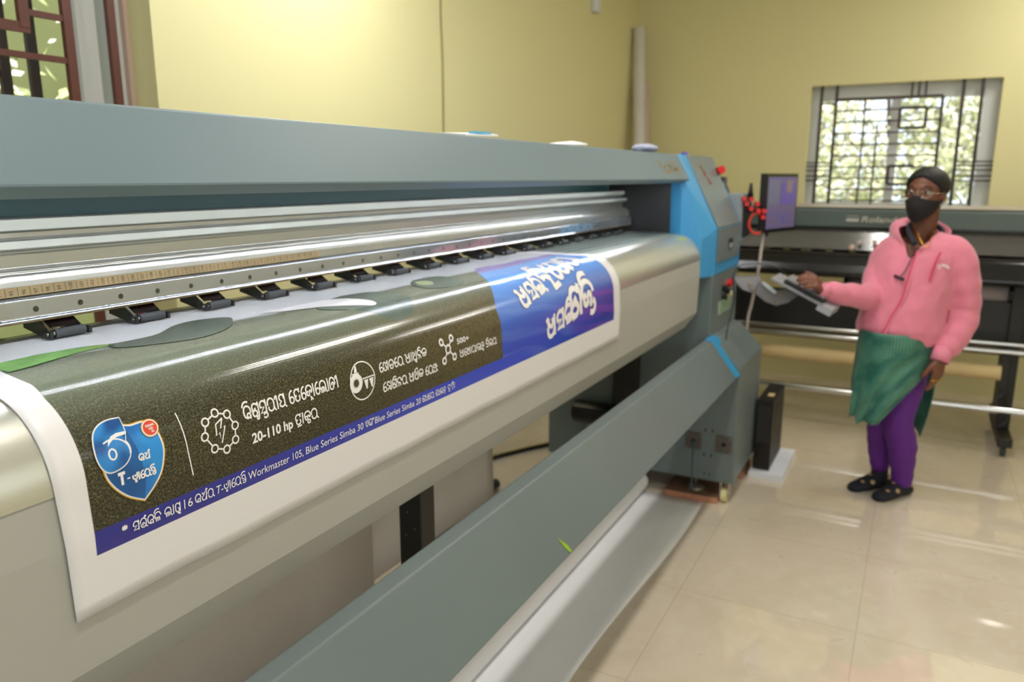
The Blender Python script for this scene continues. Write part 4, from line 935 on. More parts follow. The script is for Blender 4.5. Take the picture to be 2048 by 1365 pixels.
tbb = text_bm('VersaEXPRESS', 1, 0, 0); tbb.free()
set_base(RL, (5.2, 0, 0))
ct = edge_smooth(obj('cardboard_tube', cyl((4.90, 1.1, .44), (4.90, -.47, .44), .042, 28), M_card)); tag(ct, 'long yellowish cardboard tube lying across the stand of the far printer', 'cardboard tube')

# ------------------------------------------------------------------ ceiling tube lights
def tube_light(x, y, label, power=22):
    t = thing('ceiling_light', label, 'ceiling light', 'ceiling tube lights')
    obj('fixture', box(x - .6, x + .6, y - .03, y + .03, ZC - .05, ZC), M_frame, t)
    obj('tube', cyl((x - .58, y, ZC - .075), (x + .58, y, ZC - .075), .014, 12), mat('glowing_tube', '#ffffff', .4, vary=0, emis='#fff6e8', estr=8), t)
    l = area('tube_lamp', (x, y, ZC - .10), (x, y, 0), 1.16, .1, power, (1, .97, .90)); l.parent = t
    set_base(t, (x, y, ZC - .05))
    for ch in t.children:
        pass
wt = thing('added_wall_light', 'added unseen tube light brightening the wall beside the window behind the printer', 'added wall light')  # lamp added out of view to brighten the back wall
obj('fixture', box(1.75, 2.95, YW - .05, YW, 2.85, 2.91), M_frame, wt)
obj('tube', cyl((1.77, YW - .07, 2.84), (2.93, YW - .07, 2.84), .014, 12), mat('glowing_tube', '#ffffff', .4, vary=0, emis='#fff6e8', estr=8), wt)
l = area('tube_lamp', (2.35, YW - .22, 2.80), (1.9, YW - .25, 1.2), 1.16, .16, 32, (.95, .97, 1)); l.parent = wt
set_base(wt, (2.35, YW, 2.85))
tube_light(.6, .3, 'glowing tube light on the ceiling above the near end of the printer')
tube_light(3.0, .3, 'glowing tube light on the ceiling above the middle of the room')
tube_light(5.0, -.8, 'glowing tube light on the ceiling near the far right wall')

# ------------------------------------------------------------------ the woman
M_skin = mat('brown_skin', '#6c3f2e', .5, vary=.06, scale=14, bump=.05, bscale=160)
M_hair = mat('black_hair', '#090707', .6, vary=.2, scale=60, bump=.3, bscale=120, stretch=(1, 1, .15))
M_mask = mat('black_cloth_mask', '#1b1618', .85, vary=.08, bump=.1, bscale=200)
M_pinkc = mat('pink_fleece', '#d67a90', .85, vary=.07, scale=9, bump=.3, bscale=22, sheen=.3)
M_pinkd = mat('deep_pink_trim', '#d3315e', .8)
M_navy = mat('navy_collar', '#20222f', .8)
M_purple = mat('purple_leggings', '#591a80', .7, vary=.08, bump=.25, bscale=22, stretch=(1, 1, 4))
M_sock = mat('navy_sock', '#171a24', .85, vary=.1)
M_gold2 = mat('gold_jewellery', '#d9a63c', .25, 1, vary=0)
mk = bpy.data.materials.new('green_brocade'); mk.use_nodes = True; E.nt = mk.node_tree; b = mk.node_tree.nodes['Principled BSDF']
tc = mk.node_tree.nodes.new('ShaderNodeTexCoord'); ob = E(tc.outputs['UV'])
vo = mk.node_tree.nodes.new('ShaderNodeTexVoronoi'); vo.inputs['Scale'].default_value = 80; vo.inputs['Randomness'].default_value = 0
mk.node_tree.links.new(ob.s, vo.inputs['Vector']); dd = E(vo.outputs['Distance'])
mp = noise(ob, 7, 3); cgn = mixc(mp.step(.3, .7), '#0c5347', '#17705e')
cgn = mixc((1 - dd.step(.20, .30)) * mp.step(.36, .58) * .6, cgn, '#a3a884')
mk.node_tree.links.new(cgn.s, b.inputs['Base Color']); b.inputs['Roughness'].default_value = .5; b.inputs['Sheen Weight'].default_value = .2

def frame(phi):      # facing and the woman's left, for a turn of phi degrees away from the camera towards image left
    f = -AX * math.sin(R(phi)) - DX * math.cos(R(phi)); l = AX * math.cos(R(phi)) - DX * math.sin(R(phi)); return f, l
WM = thing('person', 'woman in pink hoodie, green kameez, purple leggings and black mask using the keyboard', 'person')
def add_ell(bm, c, fx_, lx, rf_, rl_, rz, tilt=0):
    """ellipsoid: centre, forward vec, left vec, radii"""
    t = bmesh.new(); bmesh.ops.create_icosphere(t, subdivisions=3, radius=1); mp_ = {}
    for v in t.verts: mp_[v] = bm.verts.new(c + fx_ * v.co.x * rf_ + lx * v.co.y * rl_ + Vector((0, 0, 1)) * v.co.z * rz)
    for f in t.faces: bm.faces.new([mp_[v] for v in f.verts])
    t.free()
def add_limb(bm, pts, rs, n=16):
    add_tube(bm, smooth_path(pts, 4), interp(rs, 4), n)
def interp(rs, k):
    o_ = []
    for i in range(len(rs) - 1): o_ += [rs[i] + (rs[i + 1] - rs[i]) * j_ / k for j_ in range(k)]
    return o_ + [rs[-1]]
def loft(rings, name, m, parent, cap0=True, cap1=True, ripple=None, n=48, sub=0):
    """rings: (centre Vector, u vec, v vec) with ellipse centre + u cos + v sin"""
    bm = bmesh.new(); uvl_ = bm.loops.layers.uv.new('uv'); vv = []
    for i, (c, uu, vw) in enumerate(rings):
        row = []
        for k in range(n):
            t = 2 * PI * k / n; r_ = 1 + (ripple(t, i / (len(rings) - 1)) if ripple else 0)
            row.append(bm.verts.new(c + uu * math.cos(t) * r_ + vw * math.sin(t) * r_))
        vv.append(row)
    for i in range(len(rings) - 1):
        for k in range(n):
            f = bm.faces.new((vv[i][k], vv[i][(k + 1) % n], vv[i + 1][(k + 1) % n], vv[i + 1][k])); f.smooth = True
    if cap0: bm.faces.new(vv[0][::-1])
    if cap1: bm.faces.new(vv[-1])
    return obj(name, bm, m, parent)

ff, fl = frame(50)      # head
tf, tl_ = frame(40)     # torso
Z = Vector((0, 0, 1))
hc = loc(.028, .0, 1.425)
body = bmesh.new()
add_ell(body, hc + Z * .035 - ff * .012, ff, fl, .090, .073, .077)            # cranium
add_ell(body, hc - Z * .02 + ff * .018, ff, fl, .070, .063, .085)             # face
add_ell(body, hc - Z * .075 + ff * .035, ff, fl, .046, .043, .040)            # jaw and chin
add_ell(body, hc + Z * .028 + ff * .070, ff, fl, .016, .050, .014)            # brow
add_ell(body, hc - Z * .022 + ff * .055 + fl * .030, ff, fl, .024, .022, .022); add_ell(body, hc - Z * .022 + ff * .055 - fl * .030, ff, fl, .024, .022, .022)
add_limb(body, [hc + Z * .018 + ff * .082, hc - Z * .005 + ff * .092, hc - Z * .024 + ff * .099, hc - Z * .034 + ff * .084], [.007, .009, .012, .007], 12)
add_ell(body, hc - Z * .028 + ff * .084 + fl * .010, ff, fl, .009, .008, .007); add_ell(body, hc - Z * .028 + ff * .084 - fl * .010, ff, fl, .009, .008, .007)
add_ell(body, hc - Z * .056 + ff * .080, ff, fl, .010, .022, .010)            # lips
for s_ in (-1, 1):                                                           # ears
    add_ell(body, hc - Z * .006 - ff * .004 + fl * s_ * .072, ff, fl, .018, .009, .030)
add_limb(body, [hc - Z * .05 - ff * .02, hc - Z * .12 - ff * .022, loc(.035, .03, 1.22), loc(.03, .03, 1.16)], [.056, .050, .056, .085])
tc_ = lambda a, z, d=0: loc(a, d, z)
# trunk
add_limb(body, [loc(.03, .02, 1.20), loc(.01, .02, 1.08), loc(-.01, .01, .95), loc(-.02, .01, .80), loc(-.01, .01, .72)], [.10, .125, .12, .13, .115], 20)
# left arm (image right) hanging, right arm reaching the keyboard
LA = [loc(.150, -.08, 1.165), loc(.184, -.09, 1.04), loc(.200, -.09, .915), loc(.150, -.13, .805), loc(.080, -.17, .725)]
RA = [loc(-.055, .09, 1.165), loc(-.115, .06, 1.06), loc(-.165, .00, .975), loc(-.30, -.06, .985), loc(-.445, -.115, 1.012)]
add_limb(body, [loc(.08, -.02, 1.19)] + LA, [.06, .055, .046, .040, .034, .024])
add_limb(body, [loc(-.02, .05, 1.19)] + RA, [.06, .05, .042, .036, .032, .024])
# legs
NL = [loc(.025, -.005, .80), loc(.020, -.02, .60), loc(-.008, -.04, .40), loc(.032, -.025, .26), loc(.070, .01, .07)]
FL = [loc(-.04, .06, .80), loc(-.03, .06, .60), loc(-.040, .05, .40), loc(-.02, .09, .26), loc(.008, .11, .08)]
add_limb(body, NL, [.080, .072, .055, .052, .033]); add_limb(body, FL, [.08, .07, .052, .050, .033])
footf = (-AX * .91 - DX * .41).normalized(); footf2 = (-AX * .95 - DX * .30).normalized()
def foot_limb(bm, ank, fv, g=0):
    sx_ = fv.cross(Z)
    prof_ = [(-.055, .028, .022, .026), (-.035, .034, .030, .034), (.0, .045, .032, .045), (.05, .036, .036, .034), (.10, .026, .040, .024), (.145, .019, .036, .018), (.168, .015, .020, .012)]
    rr_ = []; n = 16
    for (t, zc, rx, rz) in prof_:
        rr_.append([bm.verts.new(Vector((ank.x, ank.y, 0)) + fv * t + sx_ * math.cos(2 * PI * k / n) * (rx + g) + Z * max(.001, zc + math.sin(2 * PI * k / n) * (rz + g))) for k in range(n)])
    for i in range(len(rr_) - 1):
        for k in range(n): bm.faces.new((rr_[i][k], rr_[i][(k + 1) % n], rr_[i + 1][(k + 1) % n], rr_[i + 1][k])).smooth = True
    bm.faces.new(rr_[0][::-1]); bm.faces.new(rr_[-1])
foot_limb(body, NL[-1], footf); foot_limb(body, FL[-1], footf2)
# hands: palm plus five separate bent fingers
def hand(bm, wrist, fwd, side, down, curl, spread=.006, thumb_dir=1, sc=.92):
    """fwd along the palm, side towards the thumb, down = palm normal"""
    k1 = wrist + fwd * .085 * sc
    add_tube(bm, [wrist, wrist + fwd * .02 * sc], [.022, .024], 12)
    for q in (-.024, -.008, .008, .024):
        add_tube(bm, [wrist + side * q * .6 * sc, wrist + fwd * .045 * sc + side * q * sc, k1 + side * q * 1.05 * sc], [.017, .0145, .0125], 10)
    lens = [(.040, .024, .018), (.044, .028, .020), (.040, .026, .019), (.032, .019, .016)]
    for i, L3 in enumerate(lens):
        q = (.026 - i * .0175) * sc; p = k1 + side * q - fwd * abs(i - 1) * .004; pts = [p]; a = curl[i][0]; dirv = fwd + side * (1.2 - i) * spread * 8
        for j_, l_ in enumerate(L3):
            dv = (dirv.normalized() * math.cos(R(a)) + down * math.sin(R(a))); pts.append(pts[-1] + dv * l_ * sc); a += curl[i][1]
        add_tube(bm, pts, [.0098, .0086, .0078, .0062], 10)
    tp_ = wrist + fwd * .025 * sc + side * .020 * sc
    t1 = tp_ + (fwd * .62 + side * .70 + down * .3).normalized() * .040 * sc; t2 = t1 + (fwd * .85 + side * .30 + down * .45).normalized() * .030 * sc; t3 = t2 + (fwd * .9 + down * .45).normalized() * .024 * sc
    add_tube(bm, [tp_ - fwd * .01, t1, t2, t3], [.015, .0118, .0102, .008], 10)
    return k1
rw = loc(-.445, -.122, 1.022)
rfw = (loc(-.520, -.175, 1.078) - rw).normalized(); rs_ = (DX * .75 + AX * .30 + Z * .55); rs_ = (rs_ - rfw * rs_.dot(rfw)).normalized(); rdn = rfw.cross(rs_)
if rdn.z > 0: rdn = -rdn
hand(body, rw, rfw, rs_, rdn, [(38, 32), (42, 34), (46, 34), (52, 34)], sc=.88)
lw = loc(.078, -.172, .722)
lfw = (-Z + -AX * .05).normalized(); ls = (tf * .75 - AX * .55); ls = (ls - lfw * ls.dot(lfw)).normalized(); ldn = lfw.cross(ls).normalized()
if ldn.dot(DX) < 0: ldn = -ldn
lk = hand(body, lw, lfw, ls, ldn, [(10, 14), (12, 18), (14, 20), (16, 22)], sc=.95)
bo = obj('body', body, M_skin)
rm = bo.modifiers.new('r', 'REMESH'); rm.mode = 'VOXEL'; rm.voxel_size = .0042; rm.use_smooth_shade = True
smd = bo.modifiers.new('s', 'SMOOTH'); smd.factor = .5; smd.iterations = 3
dg = bpy.context.evaluated_depsgraph_get(); me2 = bpy.data.meshes.new_from_object(bo.evaluated_get(dg)); bo.modifiers.clear(); bo.data = me2
for p in me2.polygons: p.use_smooth = True
bo.parent = WM
# eyes, brows, bindi-less face details
for s_ in (-1, 1):
    e_ = hc + Z * .008 + ff * .066 + fl * s_ * .031
    b2 = bmesh.new(); add_ell(b2, e_, ff, fl, .0135, .0145, .0085); obj('eye', b2, mat('eye_white', '#cfc6c0', .3, vary=0), WM, smooth=True)
    b2 = bmesh.new(); add_ell(b2, e_ + ff * .0105, ff, fl, .004, .006, .0060); obj('iris', b2, mat('dark_iris', '#120b08', .2, vary=0), WM, smooth=True)
    obj('eyelid', tube(smooth_path([e_ + ff * .004 - fl * .016 + Z * .003, e_ + ff * .0135 + Z * .0085, e_ + ff * .004 + fl * .016 + Z * .003], 4), .0034, 8), mat('dark_eyelid', '#3a2019', .5, vary=0), WM)
    obj('eyebrow', tube(smooth_path([e_ + Z * .022 + ff * .012 - fl * s_ * .018, e_ + Z * .027 + ff * .015, e_ + Z * .020 + ff * .002 + fl * s_ * .020], 4), [.002, .0028, .0030, .0031, .0032, .0032, .003, .0022, .0014], 8), M_hair, WM)
# hair: cap over the skull combed back, gathered in a small bun
hb = bmesh.new(); n1_, n2_ = 40, 22
hcen = hc + Z * .036 - ff * .012; rows_ = []
for i in range(n2_ + 1):
    row = []
    for k in range(n1_):
        az = 2 * PI * k / n1_; front = max(0, math.cos(az)); side_ = abs(math.sin(az))
        lim = 66 + 62 * (1 - front) ** .9 * 1.0 + 14 * side_ * (1 if math.cos(az) < .4 else 0)
        lim = min(lim, 140) if math.cos(az) < .2 else lim
        if .0 < math.cos(az) < .45: lim = max(lim, 92)
        pol = R(lim) * i / n2_
        rr_ = (1.0 + .006 * math.sin(az * 26) * min(1, i / 6)) * (1 - .20 * max(0, (i / n2_ - .72) / .28) ** 2)
        row.append(hb.verts.new(hcen + (ff * math.cos(az) * .1035 * rr_ + fl * math.sin(az) * .0855 * rr_) * math.sin(pol) + Z * math.cos(pol) * .085 * (1 - .05 * max(0, (i / n2_ - .72) / .28) ** 2)))
    rows_.append(row)
for i in range(n2_):
    for k in range(n1_): 
        if i == 0: 
            hb.faces.new((rows_[0][0], rows_[1][k], rows_[1][(k + 1) % n1_])) if False else None
        hb.faces.new((rows_[i][k], rows_[i][(k + 1) % n1_], rows_[i + 1][(k + 1) % n1_], rows_[i + 1][k])).smooth = True
bmesh.ops.remove_doubles(hb, verts=hb.verts, dist=.0006)
ho = obj('hair', hb, M_hair, WM, smooth=True)
b2 = bmesh.new(); add_ell(b2, hc + Z * .005 - ff * .105, ff, fl, .034, .040, .042); obj('hair_bun', b2, M_hair, ho, smooth=True)
# mask with ear loops
mb_ = bmesh.new(); rows_ = []
for i in range(13):
    v_ = i / 12; row = []
    for k in range(25):
        t = (k / 24 - .5) * 2; ang = t * 92
        zt_ = -.018 - .012 * abs(t) + .018 * math.exp(-(t / .22) ** 2); zb_ = -.122 + .070 * abs(t) ** 1.5
        z_ = zt_ + (zb_ - zt_) * v_; bulge = math.sin(PI * min(1, v_ * 1.1 + .05)) * .016 * (1 - abs(t) ** 1.5) + .014 * math.exp(-(t / .2) ** 2) * (1 - v_)
        rf_ = .088 + bulge + .002 - .014 * v_ * v_; rl_ = .0715 + .004 * (1 - v_) - .010 * v_
        cb_ = hc + ff * .006
        row.append(mb_.verts.new(cb_ + ff * math.cos(R(ang)) * rf_ + fl * math.sin(R(ang)) * rl_ + Z * z_))
    rows_.append(row)
for i in range(12):
    for k in range(24): mb_.faces.new((rows_[i][k], rows_[i][k + 1], rows_[i + 1][k + 1], rows_[i + 1][k])).smooth = True
mo_ = obj('face_mask', mb_, M_mask, WM, smooth=True); mo_.modifiers.new('t', 'SOLIDIFY').thickness = .0025
for s_ in (-1, 1):
    obj('ear_loop', tube(smooth_path([hc + ff * .006 + fl * s_ * .0745 - Z * .026, hc - ff * .012 + fl * s_ * .080 - Z * .0, hc - ff * .026 + fl * s_ * .076 - Z * .010, hc + ff * .004 + fl * s_ * .068 - Z * .055], 5), .0016, 6), M_mask, mo_)
# glasses
gl_ = thing('g', '', ''); bpy.data.objects.remove(gl_)
gb = bmesh.new()
for s_ in (-1, 1):
    c_ = hc + Z * .002 + ff * .098 + fl * s_ * .033
    add_tube(gb, [c_ + fl * .026 * math.cos(R(t)) + Z * .0165 * math.sin(R(t)) - ff * .010 * (abs(math.cos(R(t))) if (math.cos(R(t)) * s_) > 0 else 0) for t in range(0, 361, 20)], .0013, 6)
    add_tube(gb, [c_ + fl * s_ * .027 - ff * .010 + Z * .004, hc + fl * s_ * .080 + Z * .006 + ff * .04, hc + fl * s_ * .080 + Z * .004 - ff * .008], .0014, 6)
add_tube(gb, [hc + Z * .006 + ff * .098 - fl * .008, hc + Z * .010 + ff * .102, hc + Z * .006 + ff * .098 + fl * .008], .0013, 6)
go = obj('glasses', gb, mat('thin_silver_wire', '#b9b2a8', .25, 1, vary=0), WM)
for s_ in (-1, 1):
    c_ = hc + Z * .002 + ff * .097 + fl * s_ * .033; b2 = bmesh.new(); b2.faces.new([b2.verts.new(c_ + fl * .0255 * math.cos(R(t)) + Z * .016 * math.sin(R(t)) - ff * .006 * (1 if math.cos(R(t)) * s_ > .5 else 0)) for t in range(0, 360, 20)])
    ln = obj('lens', b2, mat('spectacle_lens', '#ffffff', .03, vary=0, trans=1, spec=.6), go); MATS['spectacle_lens'].node_tree.nodes['Principled BSDF'].inputs['IOR'].default_value = 1.12
    e2 = bmesh.new(); add_ell(e2, hc - Z * .028 - ff * .004 + fl * s_ * .084, ff, fl, .005, .004, .006); obj('earring', e2, M_gold2, WM, smooth=True)
# hoodie body
def ring(a, d, z, w_, t_, f_=tf, l_=tl_): return (loc(a, d, z), l_ * w_, f_ * t_)
hr = [ring(-.034, .0, .775, .164, .144), ring(-.034, .0, .785, .174, .152), ring(-.030, .0, .83, .186, .162), ring(-.014, .0, .92, .183, .158), ring(.002, .0, 1.02, .180, .152), ring(.010, .01, 1.10, .178, .146),
      ring(.022, .01, 1.16, .168, .134), ring(.030, .015, 1.205, .148, .116), ring(.034, .02, 1.24, .115, .096), ring(.036, .02, 1.262, .088, .082)]
def rip(t, k): return .014 * math.sin(5 * t + k * 9) * (1 - k) + .008 * math.sin(11 * t - k * 13)
from mathutils import noise as mnoise
def folds(o, amp, sc, sx=(1, 1, 1)):
    me = o.data; nn = [v.normal.copy() for v in me.vertices]
    for v, n_ in zip(me.vertices, nn):
        p = Vector((v.co.x * sc * sx[0], v.co.y * sc * sx[1], v.co.z * sc * sx[2]))
        a = mnoise.noise(p + Vector((3.1, 0, 0))); b_ = mnoise.noise(p * 2.1)
        v.co += n_ * amp * ((1 - abs(a) * 2.6) * .7 + b_ * .6)
hd = loft(hr, 'hoodie', M_pinkc, None, ripple=rip, n=72)
for v in hd.data.vertices:                                   # hem dips towards the front left
    if v.co.z < .86:
        a_ = (v.co - loc(-.036, 0, v.co.z)).dot(AX); v.co.z -= (a_ * .17) * (1 - (v.co.z - .77) / .1)
def sleeve(bm, pts, rs):
    P_ = smooth_path(pts, 8); q = interp(rs, 8)
    q = [r_ * (1 + .035 * math.sin(i * 1.25) * min(1, i / 12)) for i, r_ in enumerate(q)]
    add_tube(bm, P_, q, 28)
sb = bmesh.new(); sb.from_mesh(hd.data)
sleeve(sb, [loc(.10, -.02, 1.185)] + LA[:4] + [loc(.093, -.162, .748)], [.070, .068, .070, .068, .060, .046])
sleeve(sb, [loc(.0, .05, 1.17)] + RA[:4] + [loc(-.425, -.108, 1.009)], [.068, .066, .062, .060, .050, .040])
hoodp = smooth_path([loc(-.028, -.115, 1.195), loc(-.050, -.02, 1.235), loc(-.02, .10, 1.265), loc(.07, .12, 1.280), loc(.145, .03, 1.262), loc(.130, -.055, 1.222)], 6)
nq = len(hoodp); rq = [.010 + .034 * math.sin(PI * min(1, i / (nq - 1) * 1.15)) ** .8 if i < nq * .9 else .010 for i in range(nq)]
add_tube(sb, hoodp, rq, 18)
sb.to_mesh(hd.data); sb.free()
m_ = hd.modifiers.new('r', 'REMESH'); m_.mode = 'VOXEL'; m_.voxel_size = .006
m_ = hd.modifiers.new('s', 'SMOOTH'); m_.factor = .5; m_.iterations = 5
dg = bpy.context.evaluated_depsgraph_get(); me3 = bpy.data.meshes.new_from_object(hd.evaluated_get(dg)); hd.modifiers.clear(); hd.data = me3
folds(hd, .0065, 8.5, (1, 1, .75))
for p in me3.polygons: p.use_smooth = True
vb = bmesh.new(); vb.from_mesh(me3); nk_ = loc(.030, .0, 1.2)
def in_neck(p):
    r_ = p - nk_; fwd_, lat_ = r_.dot(tf), r_.dot(tl_) + .006
    if p.z > 1.150 and fwd_ > .03 and abs(lat_) < (p.z - 1.150) * .62: return True
    return p.z > 1.205 and (r_ - Z * r_.z + DX * .0).length < .066
bmesh.ops.delete(vb, geom=[v for v in vb.verts if in_neck(v.co)], context='VERTS')
for _ in range(14):
    mv_ = {}
    for v in vb.verts:
        if v.is_boundary:
            nb = [e.other_vert(v).co for e in v.link_edges if e.is_boundary]
            if len(nb) == 2: mv_[v] = (nb[0] + nb[1]) / 4 + v.co / 2
    for v, c in mv_.items(): v.co = c
vb.to_mesh(me3); vb.free()
m_ = hd.modifiers.new('t', 'SOLIDIFY'); m_.thickness = .006
hd.parent = WM
m_ = hd.modifiers.new('s', 'SMOOTH'); m_.factor = .5; m_.iterations = 2
def cuff(a, b_, r0, name='cuff'):
    o = obj(name, add_tube(bmesh.new(), [a, a + (b_ - a) * .5, b_], [r0, r0 * .98, r0 * .94], 24, cap=False), mat('pink_ribbing', '#db8298', .85, vary=.04, bump=.3, bscale=90, stretch=(3, 3, .3)), hd, smooth=True); o.modifiers.new('t', 'SOLIDIFY').thickness = .004
cuff(loc(.100, -.158, .765), loc(.076, -.172, .705), .042); cuff(loc(-.415, -.104, 1.008), loc(-.468, -.125, 1.020), .036)
# inner navy collar, neckline skin shows inside
obj('inner_collar', tube(smooth_path([loc(-.050, -.10, 1.215), loc(-.045, -.03, 1.262), loc(.0, .05, 1.290), loc(.075, .05, 1.300), loc(.108, -.01, 1.272), loc(.085, -.06, 1.235)], 6), .011, 10), M_navy, WM)
def onto(a, z, lift=.004):       # point on the hoodie's camera side at image offset a and height z
    k_ = [r_ for r_ in hr]; zs = [r_[0].z for r_ in hr]; i = max(0, min(len(hr) - 2, sum(1 for q in zs if q < z) - 1)); t = max(0, min(1, (z - zs[i]) / (zs[i + 1] - zs[i])))
    c_ = hr[i][0].lerp(hr[i + 1][0], t); uu = hr[i][1].lerp(hr[i + 1][1], t); vw = hr[i][2].lerp(hr[i + 1][2], t); best = None
    for q in range(0, 360, 2):
        p = c_ + uu * math.cos(R(q)) + vw * math.sin(R(q)); rel = (p - loc(0, 0, p.z)).dot(AX); dep = (p - loc(0, 0, p.z)).dot(DX)
        if dep < .02:
            e_ = abs(rel - a)
            if best is None or e_ < best[0]: best = (e_, p, (p - c_))
    p = best[1]; n_ = best[2]; n_.z = 0; n_.normalize(); p = p + n_ * lift; p.z = z; return p
zp = [(-.038, 1.185), (-.058, 1.12), (-.078, 1.05), (-.098, .97), (-.125, .90), (-.150, .83), (-.160, .80)]
obj('zip', tube(smooth_path([onto(a, z, .006) for a, z in zp], 5), .0032, 6), M_pinkd, hd)
obj('zip_placket', tube(smooth_path([onto(a + .006, z, .000) for a, z in zp], 5), .007, 8), M_pinkc, hd)
obj('drawstring', tube(smooth_path([loc(.040, -.150, 1.185), onto(.028, 1.15, .01), onto(.010, 1.10, .01), onto(-.004, 1.06, .010)], 5), .0036, 8), M_pinkd, hd)
obj('drawstring', tube(smooth_path([loc(-.046, -.12, 1.20), onto(-.058, 1.15, .012), onto(-.078, 1.10, .012), onto(-.098, 1.068, .012)], 5), .0022, 8), M_navy, hd)
obj('cord_stopper', tube([onto(-.108, 1.075, .014), onto(-.086, 1.062, .016)], .007, 10), M_black, hd)
pk = [onto(.118, .93, .004), onto(.108, .88, .004), onto(.105, .82, .004)]
obj('pocket_seam', tube(smooth_path(pk, 4), .003, 6), mat('pink_seam', '#b85a70', .85), hd)
# chest emblem: small white quarter-arc mark
b2 = bmesh.new()
def chest(a, z): return onto(a, z, .0065)
for k in range(3):
    r0, r1 = .007 + k * .0085, .0125 + k * .0085
    prev = None
    for q in range(0, 91, 15):
        A0 = (chest(.050 + r0 * 1.1 * math.cos(R(90 - q)) , 1.118 - .004 * k + r0 * .8 * math.sin(R(90 - q))), chest(.050 + r1 * 1.1 * math.cos(R(90 - q)), 1.118 - .004 * k + r1 * .8 * math.sin(R(90 - q))))
        cur = (b2.verts.new(A0[0]), b2.verts.new(A0[1]))
        if prev: b2.faces.new((prev[0], prev[1], cur[1], cur[0]))
        prev = cur
for k in range(3):
    za = 1.131 - k * .007; b2.faces.new([b2.verts.new(chest(a, z)) for a, z in ((.026 + k * .002, za), (.046, za - .002), (.046, za - .006), (.026 + k * .002, za - .003))])
obj('chest_emblem', b2, mat('white_embroidery', '#e8cdd4', .7, vary=0), hd)
# necklace
obj('necklace', tube(smooth_path([loc(-.020, -.05, 1.27), loc(-.022, -.085, 1.235), loc(-.010, -.118, 1.200), loc(.010, -.105, 1.225), loc(.045, -.07, 1.268)], 6), .0018, 6), M_gold2, WM)
# kameez: front panel and back panel with open side slits
def panel(name, nz, nk, fn, parent):
    bm = bmesh.new(); uvl_ = bm.loops.layers.uv.new('uv'); g = [[(bm.verts.new(fn(i / nz, k / nk)), (k / nk * .55, i / nz * .5)) for k in range(nk + 1)] for i in range(nz + 1)]
    for i in range(nz):
        for k in range(nk):
            q = [g[i][k], g[i][k + 1], g[i + 1][k + 1], g[i + 1][k]]; f = bm.faces.new([v[0] for v in q]); f.smooth = True
            for lp, v in zip(f.loops, q): lp[uvl_].uv = v[1]
    o = obj(name, bm, mk, parent); o.modifiers.new('t', 'SOLIDIFY').thickness = .003; return o
def lerp(a, b_, t): return a + (b_ - a) * t
def front_fn(i, k):
    zt_ = .82; ebot = lerp(.400, .405, k) + .020 * math.sin(k * 12) * (1 - k)
    z = lerp(zt_, ebot, i)
    zz = (.82 - z) / .47                              # 0 top .. 1 bottom
    th0 = lerp(175, 186, zz); th1 = lerp(372, 372, min(1, zz / .3)) if z > .72 else lerp(366, 235, min(1, max(0, (.72 - z) / (.72 - .405))) ** .55)
    th = R(lerp(th0, th1, k)); ca = lerp(-.034, -.078, zz); rx = lerp(.172, .152, zz); ry = lerp(.150, .165, zz)
    fold = 1 + (.055 * math.sin(k * 17 + 1) + .03 * math.sin(k * 31)) * zz
    return loc(ca + rx * math.cos(th) * fold, -.015 + ry * math.sin(th) * fold, z)
kz = panel('kameez', 26, 60, front_fn, WM)
def back_fn(i, k):
    ebot = lerp(.285, .43, min(1, k * 2.2)) if k < .45 else .43 + .02 * math.sin(k * 20)
    z = lerp(.82, ebot, i); zz = (.82 - z) / .5
    th = R(lerp(12, 172, k)); ca = lerp(-.030, .015, zz); rx = lerp(.168, .235 - .12 * max(0, zz - .5), zz); ry = lerp(.145, .17, zz)
    if k < .2: ca += -.05 * max(0, zz - .5) * 1.2
    fold = 1 + .04 * math.sin(k * 15) * zz
    return loc(ca + rx * math.cos(th) * fold, ry * math.sin(th) * fold, z)
panel('kameez_back', 20, 40, back_fn, kz)
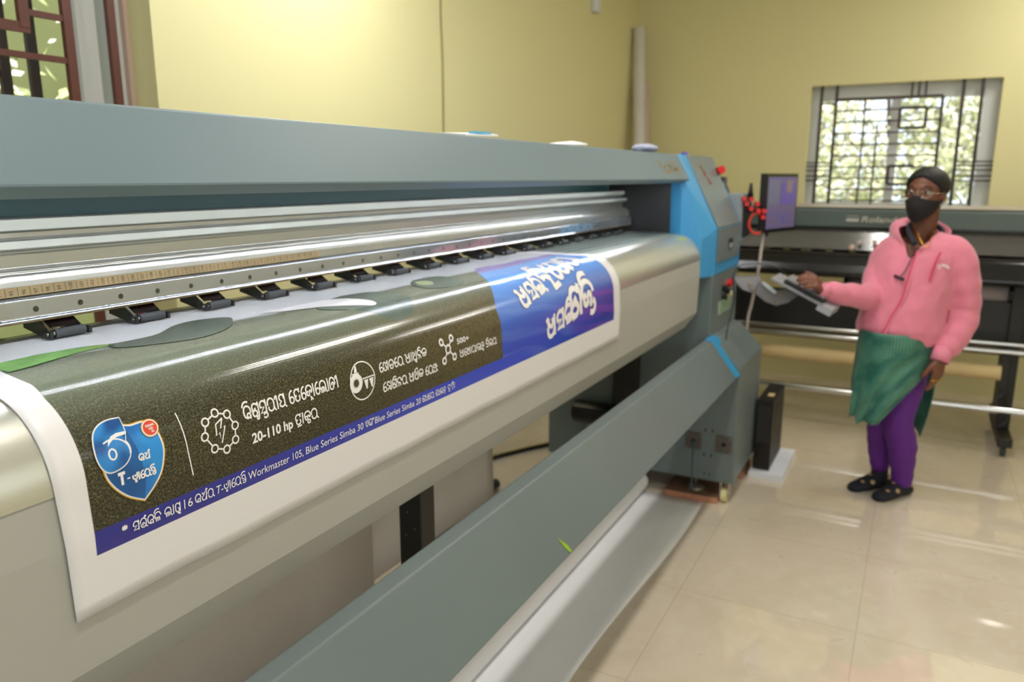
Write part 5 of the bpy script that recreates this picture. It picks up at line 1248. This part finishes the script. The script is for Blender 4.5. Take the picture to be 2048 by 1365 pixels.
# leggings
def leg(pts, rs, name='leggings_leg'):
    bm = bmesh.new(); P_ = smooth_path(pts, 9); q = interp(rs, 9); q = [r_ * (1 + (.03 * math.sin(i * 1.9) if i > len(q) * .6 or abs(i - len(q) * .5) < 3 else 0)) for i, r_ in enumerate(q)]
    add_tube(bm, P_, q, 30, cap=False); o = obj(name, bm, M_purple, WM, smooth=True); folds(o, .003, 16, (1, 1, 2)); o.modifiers.new('t', 'SOLIDIFY').thickness = .002; return o
leg(NL[:4] + [loc(.070, .008, .062)], [.092, .086, .064, .064, .042]); leg(FL[:4] + [loc(.008, .11, .10)], [.092, .084, .058, .056, .040])
# socks
for i, (ank, fv) in enumerate(((NL[-1], footf), (FL[-1], footf2))):
    bm = bmesh.new(); foot_limb(bm, ank, fv, .0035)
    add_tube(bm, [Vector((ank.x, ank.y, .035)), Vector((ank.x, ank.y, .095))], [.040, .038], 20)
    sk = obj('sock', bm, M_sock, WM, smooth=True)
    sx_ = fv.cross(Z)
    for (t, al, rx, rz, zc, r_) in ((.01, 120, .038, .046, .045, .011), (.06, 95, .040, .036, .034, .011), (.075, 150, .042, .034, .031, .013), (.115, 115, .040, .024, .024, .010), (-.03, 150, .034, .036, .036, .009), (-.045, 115, .030, .032, .032, .007)):
        c_ = Vector((ank.x, ank.y, 0)) + fv * t + sx_ * math.cos(R(al)) * rx + Z * (zc + math.sin(R(al)) * rz); nn_ = (sx_ * math.cos(R(al)) + Z * math.sin(R(al)) * 1.1).normalized()
        q_ = fv.cross(nn_); b2 = bmesh.new(); b2.faces.new([b2.verts.new(c_ + nn_ * .0055 + fv * r_ * math.cos(R(a)) + q_ * r_ * .8 * math.sin(R(a))) for a in range(0, 360, 30)])
        obj('sock_dot', b2, mat('tan_sock_print', '#b08f6c', .85), sk, smooth=True)
# rings on the hanging hand
for q, dz in ((.026, .018), (-.009, .020)):
    c_ = lk + ls * q * .95 + lfw * dz; obj('finger_ring', tube([c_ + ls * .0105 * math.cos(R(t)) + ldn * .0105 * math.sin(R(t)) for t in range(0, 361, 24)], .0028, 6), M_gold2, WM)
set_base(WM, tuple(loc(.03, 0, 0)))
